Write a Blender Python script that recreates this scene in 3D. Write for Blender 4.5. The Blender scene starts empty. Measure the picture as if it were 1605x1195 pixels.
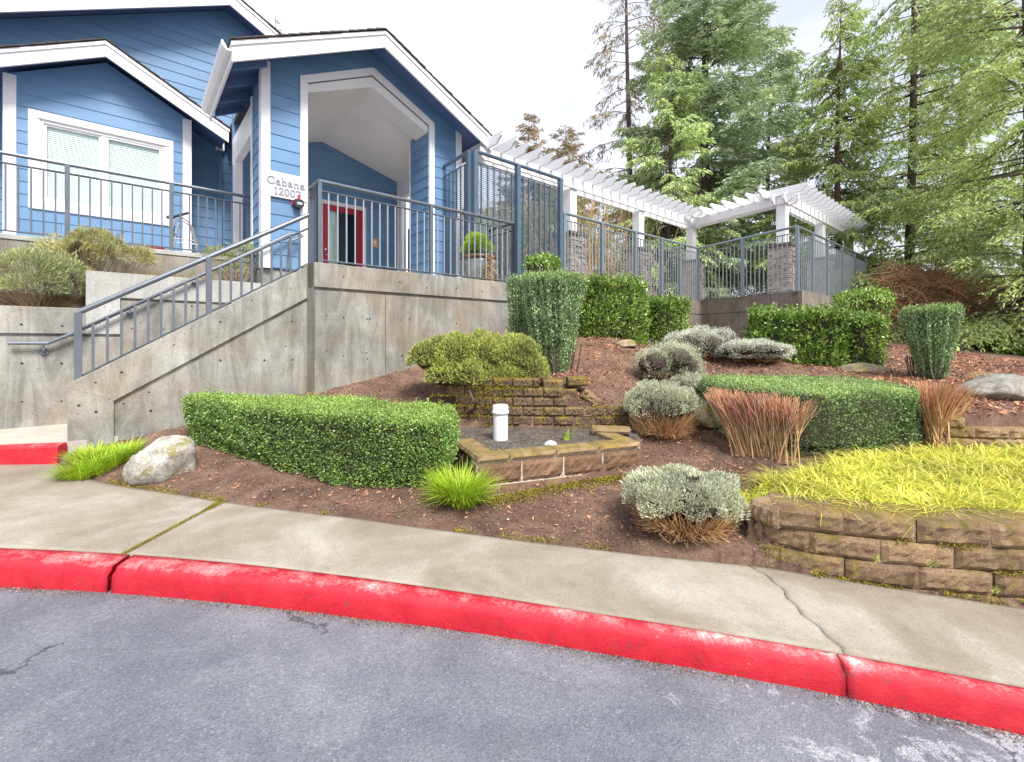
import bpy, math, random
import numpy as np
from mathutils import Vector, Matrix

# ------------------------------------------------------------------ camera, sky, sun
sc = bpy.context.scene
C = sc.collection
H = 1.55                      # eye height above the road
F = 712.0                     # focal length in photo pixels
HY = 535.0                    # eye-level row of the photo
cam_d = bpy.data.cameras.new('camera'); cam = bpy.data.objects.new('camera', cam_d); C.objects.link(cam)
cam.location = (0, 0, H); cam.rotation_euler = (math.radians(90), 0, 0)
cam_d.sensor_width = 36; cam_d.lens = F/1605*36; cam_d.shift_y = -(597.5-HY)/1605
cam_d.clip_start = 0.05; cam_d.clip_end = 2000
sc.camera = cam
EL, AZ = math.radians(52), math.radians(150)
w = bpy.data.worlds.new('World'); sc.world = w; w.use_nodes = True
nt = w.node_tree; nt.nodes.clear()
def wn(t, **k):
    n = nt.nodes.new(t)
    for a, v in k.items(): setattr(n, a, v)
    return n
sky = wn('ShaderNodeTexSky', sky_type='NISHITA', sun_disc=False, sun_elevation=EL, sun_rotation=AZ, air_density=1.0, dust_density=2.0)
tc = wn('ShaderNodeTexCoord'); mp = wn('ShaderNodeMapping'); mp.inputs['Scale'].default_value = (1, 1, 2.2)
cn = wn('ShaderNodeTexNoise'); cn.inputs['Scale'].default_value = 2.3; cn.inputs['Detail'].default_value = 7; cn.inputs['Roughness'].default_value = .55
cr = wn('ShaderNodeValToRGB'); cr.color_ramp.elements[0].position = .30; cr.color_ramp.elements[0].color = (.66,)*3+(1,)
cr.color_ramp.elements[1].position = .52; cr.color_ramp.elements[1].color = (.97,)*3+(1,)
mx = wn('ShaderNodeMix', data_type='RGBA'); mx.inputs['B'].default_value = (6.4, 6.65, 7.5, 1)
bg = wn('ShaderNodeBackground'); bg.inputs['Strength'].default_value = .1
out = wn('ShaderNodeOutputWorld')
L = nt.links.new
L(tc.outputs['Generated'], mp.inputs['Vector']); L(mp.outputs['Vector'], cn.inputs['Vector']); L(cn.outputs['Fac'], cr.inputs['Fac'])
L(cr.outputs['Color'], mx.inputs['Factor']); L(sky.outputs['Color'], mx.inputs['A']); L(mx.outputs['Result'], bg.inputs['Color']); L(bg.outputs['Background'], out.inputs['Surface'])
sd = bpy.data.lights.new('sun', 'SUN'); sun = bpy.data.objects.new('sun', sd); C.objects.link(sun)
sd.energy = 3.4; sd.angle = math.radians(20); sd.color = (1, .96, .9)
sdir = Vector((math.sin(AZ)*math.cos(EL), math.cos(AZ)*math.cos(EL), math.sin(EL)))
sun.rotation_euler = sdir.to_track_quat('Z', 'Y').to_euler()
vs = sc.view_settings; vs.view_transform = 'Standard'; vs.look = 'None'; vs.gamma = 1; vs.use_curve_mapping = False
vs.exposure = 0.78
sc.render.engine = 'CYCLES'
sc.cycles.max_bounces = 6; sc.cycles.diffuse_bounces = 3; sc.cycles.transparent_max_bounces = 12

# ------------------------------------------------------------------ geometry of the site
CT, ST = .7638, .6455                     # the buildings stand turned 40.2 degrees
def W(a, b, z=0.0): return (CT*a-ST*b, ST*a+CT*b, z)
def ray_b(px, py, b):                     # where a sight line meets the vertical plane b
    k = (px-802)/F; D = b/(CT-ST*k)
    return ((CT*k+ST)*D, H+(HY-py)/F*D)   # (a, z)
def at(px, py, D): return ((px-802)/F*D, D, H+(HY-py)/F*D)
def on_road(px, py, z0):
    k = (px-802)/F; D = (H-z0)/((py-HY)/F-.04*k); return (k*D, D, z0-.04*k*D)
rng = np.random.default_rng(11)
random.seed(5)

# ------------------------------------------------------------------ materials
def newmat(name):
    m = bpy.data.materials.new(name); m.use_nodes = True
    return m, m.node_tree.nodes, m.node_tree.links, m.node_tree.nodes['Principled BSDF']
def lin(c): return tuple(c)+(1,)
def ramp(n, stops):
    r = n.new('ShaderNodeValToRGB'); e = r.color_ramp.elements
    while len(e) < len(stops): e.new(.5)
    for i, (p, c) in enumerate(stops): e[i].position = p; e[i].color = lin(c)
    return r
def noise(n, l, scale, detail=4, rough=.6, vec=None, dist=0):
    t = n.new('ShaderNodeTexNoise'); t.inputs['Scale'].default_value = scale; t.inputs['Detail'].default_value = detail
    t.inputs['Roughness'].default_value = rough; t.inputs['Distortion'].default_value = dist
    if vec is not None: l.new(vec, t.inputs['Vector'])
    return t
def mixc(n, l, fac, a, b, mode='MIX'):
    m = n.new('ShaderNodeMix'); m.data_type = 'RGBA'; m.blend_type = mode
    for s, v in (('Factor', fac), ('A', a), ('B', b)):
        i = m.inputs[s]
        if hasattr(v, 'type') and hasattr(v, 'links'): l.new(v, i)
        else: i.default_value = v if s == 'Factor' else lin(v)
    return m.outputs['Result']
def mth(n, l, op, a, b=None, clamp=False):
    m = n.new('ShaderNodeMath'); m.operation = op; m.use_clamp = clamp
    for i, v in enumerate((a, b)):
        if v is None: continue
        if hasattr(v, 'links'): l.new(v, m.inputs[i])
        else: m.inputs[i].default_value = v
    return m.outputs[0]
def bump(n, l, bs, h, strength=.3, dist=.01):
    b = n.new('ShaderNodeBump'); b.inputs['Strength'].default_value = strength; b.inputs['Distance'].default_value = dist
    l.new(h, b.inputs['Height']); l.new(b.outputs['Normal'], bs.inputs['Normal'])
def wpos(n, l, scale=(1, 1, 1), rot=0.0):
    g = n.new('ShaderNodeNewGeometry'); m = n.new('ShaderNodeMapping'); m.vector_type = 'POINT'
    m.inputs['Scale'].default_value = scale; m.inputs['Rotation'].default_value = (0, 0, rot)
    l.new(g.outputs['Position'], m.inputs['Vector']); return m.outputs['Vector'], g
def plain(name, col, rough=.5, metal=0, var=.12, scale=6, bmp=0, bscale=60):
    m, n, l, b = newmat(name)
    v, g = wpos(n, l)
    t = noise(n, l, scale, 5, .6, v)
    r = ramp(n, [(.3, [c*(1-var) for c in col]), (.7, [min(1, c*(1+var)) for c in col])])
    l.new(t.outputs['Fac'], r.inputs['Fac']); l.new(r.outputs['Color'], b.inputs['Base Color'])
    b.inputs['Roughness'].default_value = rough; b.inputs['Metallic'].default_value = metal
    if bmp:
        t2 = noise(n, l, bscale, 4, .6, v); bump(n, l, b, t2.outputs['Fac'], bmp, .01)
    return m
def leafmat(name, cols, rough=.5, trans=.25, big=.8, spec=.3):
    m, n, l, b = newmat(name)
    g = n.new('ShaderNodeNewGeometry')
    k = len(cols)
    r = ramp(n, [((i+.5)/k, c) for i, c in enumerate(cols)])
    l.new(g.outputs['Random Per Island'], r.inputs['Fac'])
    t = noise(n, l, big, 3, .6, g.outputs['Position'])
    r2 = ramp(n, [(.32, (.72,)*3), (.68, (1.3, 1.3, 1.2))]); l.new(t.outputs['Fac'], r2.inputs['Fac'])
    c = mixc(n, l, 1.0, r.outputs['Color'], r2.outputs['Color'], 'MULTIPLY')
    l.new(c, b.inputs['Base Color']); b.inputs['Roughness'].default_value = rough; b.inputs['Specular IOR Level'].default_value = spec
    if trans:
        tr = n.new('ShaderNodeBsdfTranslucent'); l.new(c, tr.inputs['Color'])
        ms = n.new('ShaderNodeMixShader'); ms.inputs[0].default_value = trans*.6
        l.new(b.outputs[0], ms.inputs[1]); l.new(tr.outputs[0], ms.inputs[2]); l.new(ms.outputs[0], n['Material Output'].inputs['Surface'])
    return m

def asphalt():
    m, n, l, b = newmat('asphalt')
    v, g = wpos(n, l)
    vo = n.new('ShaderNodeTexVoronoi'); vo.inputs['Scale'].default_value = 130; l.new(v, vo.inputs['Vector'])
    fine = noise(n, l, 160, 3, .7, v); mid = noise(n, l, 1.3, 5, .65, v, .4); pat = noise(n, l, 5.5, 6, .75, v, .8)
    base = ramp(n, [(.33, (.105, .115, .138)), (.5, (.150, .160, .185)), (.68, (.215, .222, .245))]); l.new(mid.outputs['Fac'], base.inputs['Fac'])
    st = ramp(n, [(.0, (.74,)*3), (.5, (1.0,)*3), (.94, (1.12,)*3), (1.0, (1.6, 1.55, 1.5))])
    vc = n.new('ShaderNodeSeparateColor'); l.new(vo.outputs['Color'], vc.inputs[0]); l.new(vc.outputs[0], st.inputs['Fac'])
    c = mixc(n, l, 1.0, base.outputs['Color'], st.outputs['Color'], 'MULTIPLY')
    # pale worn patches, mostly toward the right
    sx = n.new('ShaderNodeSeparateXYZ'); l.new(g.outputs['Position'], sx.inputs[0])
    rt = mth(n, l, 'MULTIPLY_ADD', sx.outputs['X'], .10); rt.node.inputs[2].default_value = -.10
    f = mth(n, l, 'ADD', pat.outputs['Fac'], rt)
    pr = ramp(n, [(.55, (0,)*3), (.62, (1,)*3)]); l.new(f, pr.inputs['Fac'])
    f2 = mth(n, l, 'MULTIPLY', pr.outputs['Color'], mth(n, l, 'GREATER_THAN', fine.outputs['Fac'], .47))
    f2 = mth(n, l, 'MULTIPLY', f2, .75)
    c = mixc(n, l, f2, c, (.46, .47, .51))
    # brown gravel-stained strips
    br = noise(n, l, .8, 4, .6, v, .5); brr = ramp(n, [(.56, (0,)*3), (.72, (.45,)*3)]); l.new(br.outputs['Fac'], brr.inputs['Fac'])
    c = mixc(n, l, brr.outputs['Color'], c, (.13, .115, .10))
    # hairline cracks
    ck = n.new('ShaderNodeTexVoronoi'); ck.feature = 'DISTANCE_TO_EDGE'; ck.inputs['Scale'].default_value = .75
    wv = noise(n, l, 2.2, 6, .7, v); off = mixc(n, l, .38, v, wv.outputs['Color']); l.new(off, ck.inputs['Vector'])
    cf = mth(n, l, 'LESS_THAN', ck.outputs['Distance'], .0045)
    cn_ = noise(n, l, .9, 2, .5, v); cf = mth(n, l, 'MULTIPLY', cf, mth(n, l, 'GREATER_THAN', cn_.outputs['Fac'], .50))
    c = mixc(n, l, mth(n, l, 'MULTIPLY', cf, .7), c, (.03, .03, .035))
    l.new(c, b.inputs['Base Color']); b.inputs['Roughness'].default_value = .75
    hh = mth(n, l, 'ADD', vo.outputs['Distance'], fine.outputs['Fac']); bump(n, l, b, hh, .5, .005)
    return m
def concrete(name, c0, c1, dark=.5, streak=.5, warm=.4):
    m, n, l, b = newmat(name)
    v, g = wpos(n, l)
    big = noise(n, l, 1.6, 6, .65, v, .3); fine = noise(n, l, 45, 5, .7, v); pit = n.new('ShaderNodeTexVoronoi'); pit.inputs['Scale'].default_value = 26; l.new(v, pit.inputs['Vector'])
    r = ramp(n, [(.3, c0), (.7, c1)]); l.new(big.outputs['Fac'], r.inputs['Fac'])
    vs_, _ = wpos(n, l, (2.2, 2.2, .4)); s = noise(n, l, 1.7, 6, .72, vs_, 1.2)
    sr = ramp(n, [(.38, (1-dark*.7,)*3), (.6, (1.08,)*3)]); l.new(s.outputs['Fac'], sr.inputs['Fac'])
    c = mixc(n, l, streak, r.outputs['Color'], mixc(n, l, 1.0, r.outputs['Color'], sr.outputs['Color'], 'MULTIPLY'))
    d = noise(n, l, .55, 5, .7, v, .6); dr = ramp(n, [(.46, (0,)*3), (.66, (warm,)*3)]); l.new(d.outputs['Fac'], dr.inputs['Fac'])
    c = mixc(n, l, dr.outputs['Color'], c, (.30, .20, .11))
    fr = ramp(n, [(.3, (.82,)*3), (.7, (1.14,)*3)]); l.new(fine.outputs['Fac'], fr.inputs['Fac'])
    c = mixc(n, l, 1.0, c, fr.outputs['Color'], 'MULTIPLY')
    pc = n.new('ShaderNodeSeparateColor'); l.new(pit.outputs['Color'], pc.inputs[0])
    pf = mth(n, l, 'MULTIPLY', mth(n, l, 'LESS_THAN', pit.outputs['Distance'], .17), mth(n, l, 'GREATER_THAN', pc.outputs[0], .86))
    c = mixc(n, l, mth(n, l, 'MULTIPLY', pf, .75), c, (.05, .05, .05))
    l.new(c, b.inputs['Base Color']); b.inputs['Roughness'].default_value = .85
    bump(n, l, b, mth(n, l, 'SUBTRACT', fine.outputs['Fac'], pf), .35, .006)
    return m
def redkerb():
    m, n, l, b = newmat('red_kerb_paint')
    v, g = wpos(n, l)
    nz = n.new('ShaderNodeSeparateXYZ'); l.new(g.outputs['Normal'], nz.inputs[0])
    a = noise(n, l, 6, 7, .7, v, .4); f = noise(n, l, 60, 5, .75, v); bg_ = noise(n, l, 2.2, 4, .65, v)
    red = ramp(n, [(.25, (.36, .004, .014)), (.5, (.54, .010, .026)), (.75, (.60, .03, .045))]); l.new(a.outputs['Fac'], red.inputs['Fac'])
    top = mth(n, l, 'MULTIPLY', nz.outputs['Z'], .30)
    w_ = mth(n, l, 'ADD', mth(n, l, 'ADD', mth(n, l, 'MULTIPLY', a.outputs['Fac'], .55), mth(n, l, 'MULTIPLY', f.outputs['Fac'], .42)), mth(n, l, 'ADD', top, mth(n, l, 'MULTIPLY', bg_.outputs['Fac'], .60)))
    w_ = mth(n, l, 'MULTIPLY', w_, .8); wr = ramp(n, [(.82, (0,)*3), (1.0, (.7,)*3)]); l.new(w_, wr.inputs['Fac'])
    c = mixc(n, l, wr.outputs['Color'], red.outputs['Color'], (.76, .40, .39))
    wr2 = ramp(n, [(.94, (0,)*3), (.97, (.7,)*3)]); l.new(w_, wr2.inputs['Fac'])
    c = mixc(n, l, wr2.outputs['Color'], c, (.55, .52, .47))
    ch = noise(n, l, 9, 8, .8, v, .3); chf = mth(n, l, 'ADD', ch.outputs['Fac'], mth(n, l, 'MULTIPLY', nz.outputs['Z'], .05))
    chr_ = ramp(n, [(.685, (0,)*3), (.70, (.9,)*3)]); l.new(chf, chr_.inputs['Fac'])
    c = mixc(n, l, chr_.outputs['Color'], c, (.46, .42, .37))
    gr = noise(n, l, 14, 6, .75, v, .8); grr = ramp(n, [(.58, (0,)*3), (.64, (.7,)*3)]); l.new(gr.outputs['Fac'], grr.inputs['Fac'])
    c = mixc(n, l, grr.outputs['Color'], c, (.20, .05, .045))
    l.new(c, b.inputs['Base Color']); b.inputs['Roughness'].default_value = .55
    bump(n, l, b, mth(n, l, 'ADD', f.outputs['Fac'], a.outputs['Fac']), .6, .008)
    return m
def sidewalkmat():
    m, n, l, b = newmat('pavement_concrete')
    v, g = wpos(n, l)
    a = noise(n, l, 1.2, 5, .6, v, .6); f = noise(n, l, 120, 4, .75, v); mid = noise(n, l, 9, 5, .7, v)
    r = ramp(n, [(.34, (.225, .19, .142)), (.5, (.285, .248, .195)), (.66, (.38, .348, .295))]); l.new(a.outputs['Fac'], r.inputs['Fac'])
    fr = ramp(n, [(.28, (.58,)*3), (.5, (1,)*3), (.75, (1.3,)*3)]); l.new(f.outputs['Fac'], fr.inputs['Fac'])
    c = mixc(n, l, 1.0, r.outputs['Color'], fr.outputs['Color'], 'MULTIPLY')
    mr = ramp(n, [(.3, (.9,)*3), (.7, (1.08,)*3)]); l.new(mid.outputs['Fac'], mr.inputs['Fac'])
    c = mixc(n, l, 1.0, c, mr.outputs['Color'], 'MULTIPLY')
    vo = n.new('ShaderNodeTexVoronoi'); vo.inputs['Scale'].default_value = 30; l.new(v, vo.inputs['Vector'])
    pc = n.new('ShaderNodeSeparateColor'); l.new(vo.outputs['Color'], pc.inputs[0])
    pf = mth(n, l, 'MULTIPLY', mth(n, l, 'LESS_THAN', vo.outputs['Distance'], .12), mth(n, l, 'GREATER_THAN', pc.outputs[0], .95))
    c = mixc(n, l, mth(n, l, 'MULTIPLY', pf, .7), c, (.06, .05, .04))
    l.new(c, b.inputs['Base Color']); b.inputs['Roughness'].default_value = .85
    bump(n, l, b, f.outputs['Fac'], .5, .004)
    return m
def soil(name, cols, scale=3.0, mossamt=.2):
    m, n, l, b = newmat(name)
    v, g = wpos(n, l)
    a = noise(n, l, scale, 7, .75, v, .5); f = noise(n, l, 55, 6, .8, v, 1.0)
    r = ramp(n, [(.30, cols[0]), (.5, cols[1]), (.72, cols[2])]); l.new(a.outputs['Fac'], r.inputs['Fac'])
    fr = ramp(n, [(.3, (.42,)*3), (.5, (1,)*3), (.7, (1.7, 1.6, 1.5))]); l.new(f.outputs['Fac'], fr.inputs['Fac'])
    c = mixc(n, l, 1.0, r.outputs['Color'], fr.outputs['Color'], 'MULTIPLY')
    mo = noise(n, l, 1.7, 6, .75, v, 1.0); mr = ramp(n, [(.58, (0,)*3), (.68, (mossamt,)*3)]); l.new(mo.outputs['Fac'], mr.inputs['Fac'])
    c = mixc(n, l, mr.outputs['Color'], c, (.15, .14, .02))
    l.new(c, b.inputs['Base Color']); b.inputs['Roughness'].default_value = .95
    bump(n, l, b, f.outputs['Fac'], 1.0, .02)
    return m
def blockmat(name, c0, c1, moss=.5, mz=.5):
    m, n, l, b = newmat(name)
    v, g = wpos(n, l)
    oi = n.new('ShaderNodeObjectInfo')
    a = noise(n, l, 7, 6, .7, v, .4); f = noise(n, l, 90, 5, .8, v)
    r = ramp(n, [(.3, c0), (.7, c1)]); l.new(a.outputs['Fac'], r.inputs['Fac'])
    fr = ramp(n, [(.3, (.42,)*3), (.5, (1,)*3), (.72, (1.6,)*3)]); l.new(f.outputs['Fac'], fr.inputs['Fac'])
    c = mixc(n, l, 1.0, r.outputs['Color'], fr.outputs['Color'], 'MULTIPLY')
    orr = ramp(n, [(0, (.78, .76, .74)), (1, (1.2, 1.18, 1.15))]); l.new(oi.outputs['Random'], orr.inputs['Fac'])
    c = mixc(n, l, 1.0, c, orr.outputs['Color'], 'MULTIPLY')
    nz = n.new('ShaderNodeSeparateXYZ'); l.new(g.outputs['Normal'], nz.inputs[0])
    mo = noise(n, l, 3.3, 7, .8, v, .8)
    mf = mth(n, l, 'ADD', mo.outputs['Fac'], mth(n, l, 'MULTIPLY', nz.outputs['Z'], .12))
    mr = ramp(n, [(mz, (0,)*3), (mz+.12, (moss,)*3)]); l.new(mf, mr.inputs['Fac'])
    mc = ramp(n, [(.35, (.10, .10, .012)), (.6, (.28, .19, .025))]); l.new(a.outputs['Fac'], mc.inputs['Fac'])
    c = mixc(n, l, mr.outputs['Color'], c, mc.outputs['Color'])
    l.new(c, b.inputs['Base Color']); b.inputs['Roughness'].default_value = .95
    bump(n, l, b, f.outputs['Fac'], .9, .012)
    return m
def siding():
    m, n, l, b = newmat('blue_siding_paint')
    v, g = wpos(n, l); v2, _ = wpos(n, l, (1, 1, 14))
    a = noise(n, l, .9, 4, .6, v); s = noise(n, l, 5, 5, .7, v2)
    oi = n.new('ShaderNodeObjectInfo')
    r = ramp(n, [(.3, (.118, .235, .405)), (.7, (.145, .275, .46))]); l.new(a.outputs['Fac'], r.inputs['Fac'])
    orr = ramp(n, [(0, (.93,)*3), (1, (1.06,)*3)]); l.new(oi.outputs['Random'], orr.inputs['Fac'])
    c = mixc(n, l, 1.0, r.outputs['Color'], orr.outputs['Color'], 'MULTIPLY')
    l.new(c, b.inputs['Base Color']); b.inputs['Roughness'].default_value = .5
    bump(n, l, b, s.outputs['Fac'], .25, .003)
    return m
def rockmat(name, c0, c1, moss=.8, mz=.6):
    m, n, l, b = newmat(name)
    v, g = wpos(n, l)
    a = noise(n, l, 5, 8, .7, v, .8); f = noise(n, l, 40, 6, .8, v)
    r = ramp(n, [(.3, c0), (.6, c1), (.8, [min(1, x*1.2) for x in c1])]); l.new(a.outputs['Fac'], r.inputs['Fac'])
    fr = ramp(n, [(.3, (.75,)*3), (.7, (1.15,)*3)]); l.new(f.outputs['Fac'], fr.inputs['Fac'])
    c = mixc(n, l, 1.0, r.outputs['Color'], fr.outputs['Color'], 'MULTIPLY')
    ck = noise(n, l, 4.5, 8, .75, v, 2.2); ckr = ramp(n, [(.465, (1,)*3), (.495, (.45,)*3), (.525, (1,)*3)]); l.new(ck.outputs['Fac'], ckr.inputs['Fac'])
    c = mixc(n, l, 1.0, c, ckr.outputs['Color'], 'MULTIPLY')
    mo = noise(n, l, 6.5, 7, .7, v, .5); mr = ramp(n, [(mz, (0,)*3), (mz+.05, (moss,)*3)]); l.new(mo.outputs['Fac'], mr.inputs['Fac'])
    c = mixc(n, l, mr.outputs['Color'], c, (.23, .20, .03))
    l.new(c, b.inputs['Base Color']); b.inputs['Roughness'].default_value = .9
    bump(n, l, b, mth(n, l, 'ADD', a.outputs['Fac'], f.outputs['Fac']), .7, .02)
    return m
def glassmat():
    m, n, l, b = newmat('window_glass')
    b.inputs['Base Color'].default_value = (.9, .95, .95, 1); b.inputs['Roughness'].default_value = .03
    b.inputs['Transmission Weight'].default_value = 0
    gl = n.new('ShaderNodeBsdfGlossy'); gl.inputs['Roughness'].default_value = .02
    tr = n.new('ShaderNodeBsdfTransparent'); tr.inputs['Color'].default_value = (.95, .98, .97, 1)
    fr = n.new('ShaderNodeLayerWeight'); fr.inputs['Blend'].default_value = .5
    ff = mth(n, l, 'ADD', mth(n, l, 'MULTIPLY', mth(n, l, 'POWER', fr.outputs['Facing'], 3.0), .6), .06, True)
    ms = n.new('ShaderNodeMixShader'); l.new(ff, ms.inputs[0]); l.new(tr.outputs[0], ms.inputs[1]); l.new(gl.outputs[0], ms.inputs[2])
    l.new(ms.outputs[0], n['Material Output'].inputs['Surface'])
    return m
M = {}
M['asphalt'] = asphalt(); M['kerb'] = redkerb(); M['walk'] = sidewalkmat()
M['conc'] = concrete('weathered_concrete', (.215, .21, .185), (.43, .42, .38), .75, .75, .6)
M['conc_top'] = concrete('weathered_concrete_band', (.25, .24, .21), (.47, .455, .41), .7, .75, .45)
M['conc_pale'] = concrete('pale_concrete', (.38, .38, .355), (.52, .52, .49), .4, .6, .15)
M['conc_brown'] = concrete('brown_stained_concrete', (.16, .14, .115), (.30, .27, .23), .6, .8, .5)
M['path'] = concrete('walkway_concrete', (.42, .38, .33), (.56, .52, .46), .2, .3, .2)
M['soil'] = soil('bark_mulch_soil', [(.085, .046, .036), (.18, .105, .074), (.32, .205, .145)], 2.5, .5)
M['gravelsoil'] = soil('planter_grit', [(.06, .05, .042), (.12, .10, .085), (.21, .18, .155)], 9, .2)
M['wispt'] = leafmat('wispy_stems', [(.20, .15, .09), (.30, .22, .13), (.14, .10, .06)], .8, 0, 3)
M['far'] = soil('forest_floor', [(.06, .045, .03), (.12, .08, .05), (.18, .12, .08)], 1.5, .5)
M['block'] = blockmat('tan_split_block', (.17, .105, .058), (.37, .255, .155), .75, .55)
M['block_moss'] = blockmat('mossy_split_block', (.085, .056, .034), (.20, .135, .085), .8, .51)
M['block_pale'] = blockmat('brown_split_block', (.17, .095, .05), (.32, .20, .12), .25, .62)
M['cap'] = blockmat('mossy_cap_block', (.30, .20, .12), (.42, .30, .19), .8, .50)
M['mortar'] = plain('pale_mortar', (.55, .50, .43), .9, 0, .2, 30, .5)
M['white'] = plain('white_paint', (.80, .80, .82), .45, 0, .04, 3)
M['soffit'] = plain('ceiling_white', (.80, .785, .78), .7, 0, .04, 2)
M['siding'] = siding()
M['bluetrim'] = plain('blue_trim_paint', (.13, .255, .43), .5, 0, .05, 3)
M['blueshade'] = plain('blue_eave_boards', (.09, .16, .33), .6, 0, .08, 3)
M['rail'] = plain('grey_blue_steel', (.135, .155, .185), .38, .25, .12, 8)
M['railp'] = plain('light_grey_steel', (.33, .37, .40), .4, .2, .1, 8)
M['deckrail'] = plain('pale_blue_grey_steel', (.21, .26, .29), .4, .2, .1, 8)
M['screenm'] = plain('blue_grey_steel', (.10, .15, .21), .4, .25, .1, 8)
M['shingle'] = plain('brown_shingle', (.085, .065, .06), .9, 0, .35, 14, .8)
M['red'] = plain('red_door_paint', (.42, .01, .035), .35, 0, .06, 4)
M['black'] = plain('black_plastic', (.02, .02, .022), .5, 0, .2, 9)
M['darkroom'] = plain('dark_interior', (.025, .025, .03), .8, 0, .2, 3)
M['blind'] = plain('blind_slat_white', (.82, .92, .89), .5, 0, .04, 3)
M['glass'] = glassmat()
M['pvc'] = plain('white_pvc', (.80, .80, .82), .35, 0, .03, 6)
M['letter'] = plain('grey_lettering', (.30, .30, .36), .6, 0, .05, 8)
M['signw'] = plain('sign_white', (.78, .78, .80), .5, 0, .02, 4)
M['steel'] = plain('bare_aluminium', (.62, .63, .66), .3, .8, .08, 9)
M['redpl'] = plain('red_plastic', (.5, .03, .06), .4, 0, .05, 9)
M['orange'] = plain('orange_plaque', (.75, .35, .14), .5, 0, .05, 9)
M['paper'] = plain('paper_white', (.8, .8, .8), .7, 0, .03, 9)
M['lampglass'] = plain('frosted_lamp_glass', (.75, .68, .45), .3, 0, .05, 9)
M['pot'] = plain('glazed_pot', (.22, .235, .23), .25, 0, .35, 5)
M['potrim'] = plain('brown_pot_rim', (.13, .07, .04), .4, 0, .3, 9)
M['stone'] = blockmat('ledgestone', (.24, .205, .19), (.52, .46, .42), .0, .9)
M['stonecap'] = plain('stone_cap_slab', (.11, .095, .085), .8, 0, .2, 9, .4)
M['boulder'] = rockmat('pale_boulder', (.30, .26, .20), (.66, .64, .58), .85, .57)
M['boulder_grey'] = rockmat('grey_boulder', (.16, .145, .12), (.40, .38, .34), .3, .6)
M['rock_tan'] = rockmat('tan_rock', (.33, .24, .15), (.50, .40, .27), .9, .52)
M['whiterock'] = rockmat('white_rock', (.6, .6, .6), (.8, .8, .8), 0, .9)
M['bark'] = plain('tree_bark', (.105, .075, .06), .95, 0, .4, 12, 1.0, 25)
M['barkred'] = plain('cedar_bark', (.15, .085, .06), .95, 0, .4, 12, 1.0, 25)
M['twigcore'] = plain('dark_twigs_and_core', (.055, .04, .03), .9, 0, .3, 30)  # twigs, and the solid cores whose dark colour stands for inner shade
M['twigtan'] = leafmat('tan_twigs', [(0.515, 0.326, 0.165), (0.721, 0.497, 0.263), (0.411, 0.206, 0.116), (0.618, 0.377, 0.197)], .8, 0, 3)
M['twigred'] = leafmat('reddish_twigs', [(0.462, 0.168, 0.134), (0.563, 0.252, 0.179), (0.375, 0.116, 0.101), (0.649, 0.399, 0.269)], .8, 0, 3)
M['moss'] = leafmat('moss_tufts', [(.20, .19, .02), (.30, .25, .03), (.14, .15, .02), (.34, .22, .04)], .9, .1, 6)
M['box'] = leafmat('box_leaf', [(0.095, 0.182, 0.040), (0.164, 0.290, 0.066), (0.253, 0.387, 0.113), (0.127, 0.230, 0.060), (0.366, 0.484, 0.185)], .38, .2, 1.6, .5)  # palest leaf colour paints in glints of reflected sky
M['boxtop'] = leafmat('box_leaf_top', [(0.264, 0.410, 0.080), (0.352, 0.508, 0.120), (0.418, 0.540, 0.170), (0.220, 0.356, 0.070)], .4, .25, 1.6, .5)  # paler leaf colours for the hedge top and stray shoots
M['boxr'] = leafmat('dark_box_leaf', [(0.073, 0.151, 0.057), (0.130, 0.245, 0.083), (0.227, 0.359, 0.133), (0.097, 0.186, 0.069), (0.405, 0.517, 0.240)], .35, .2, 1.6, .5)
M['boxrtop'] = leafmat('dark_box_leaf_top', [(0.242, 0.378, 0.100), (0.330, 0.462, 0.150), (0.396, 0.504, 0.210)], .4, .25, 1.6, .5)  # paler leaf colours for the tops of dark hedge and holly
M['laurel'] = leafmat('laurel_leaf', [(0.097, 0.202, 0.033), (0.193, 0.340, 0.059), (0.303, 0.454, 0.092), (0.138, 0.252, 0.040), (0.454, 0.554, 0.158)], .28, .25, 1.2, .6)
M['pencil'] = leafmat('holly_leaf', [(0.098, 0.186, 0.082), (0.193, 0.316, 0.143), (0.344, 0.463, 0.216), (0.559, 0.666, 0.367), (0.117, 0.205, 0.091)], .35, .15, 5, .5)
M['juniper'] = leafmat('juniper_leaf', [(0.296, 0.351, 0.075), (0.451, 0.491, 0.125), (0.574, 0.589, 0.213), (0.233, 0.280, 0.075), (0.466, 0.463, 0.150)], .55, .25, 3)
M['lav'] = leafmat('lavender_leaf', [(0.381, 0.417, 0.296), (0.549, 0.554, 0.430), (0.671, 0.655, 0.538), (0.457, 0.504, 0.323)], .7, .2, 3)
M['lavg'] = leafmat('silver_leaf', [(0.555, 0.566, 0.513), (0.718, 0.724, 0.657), (0.490, 0.535, 0.449), (0.784, 0.786, 0.689)], .7, .2, 3)
M['grassy'] = leafmat('yellow_sedge', [(0.638, 0.620, 0.070), (0.770, 0.680, 0.120), (0.814, 0.700, 0.200), (0.484, 0.550, 0.060), (0.297, 0.400, 0.050), (0.704, 0.600, 0.150), (0.396, 0.480, 0.060)], .5, .25, 3.0)
M['grassb'] = leafmat('bright_grass', [(0.338, 0.515, 0.033), (0.446, 0.616, 0.044), (0.243, 0.426, 0.022), (0.567, 0.650, 0.077)], .45, .35, 3)
M['drygrass'] = leafmat('dry_grass', [(.50, .36, .17), (.60, .46, .24), (.42, .27, .11), (.52, .38, .20)], .7, .25, 3)
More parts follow.
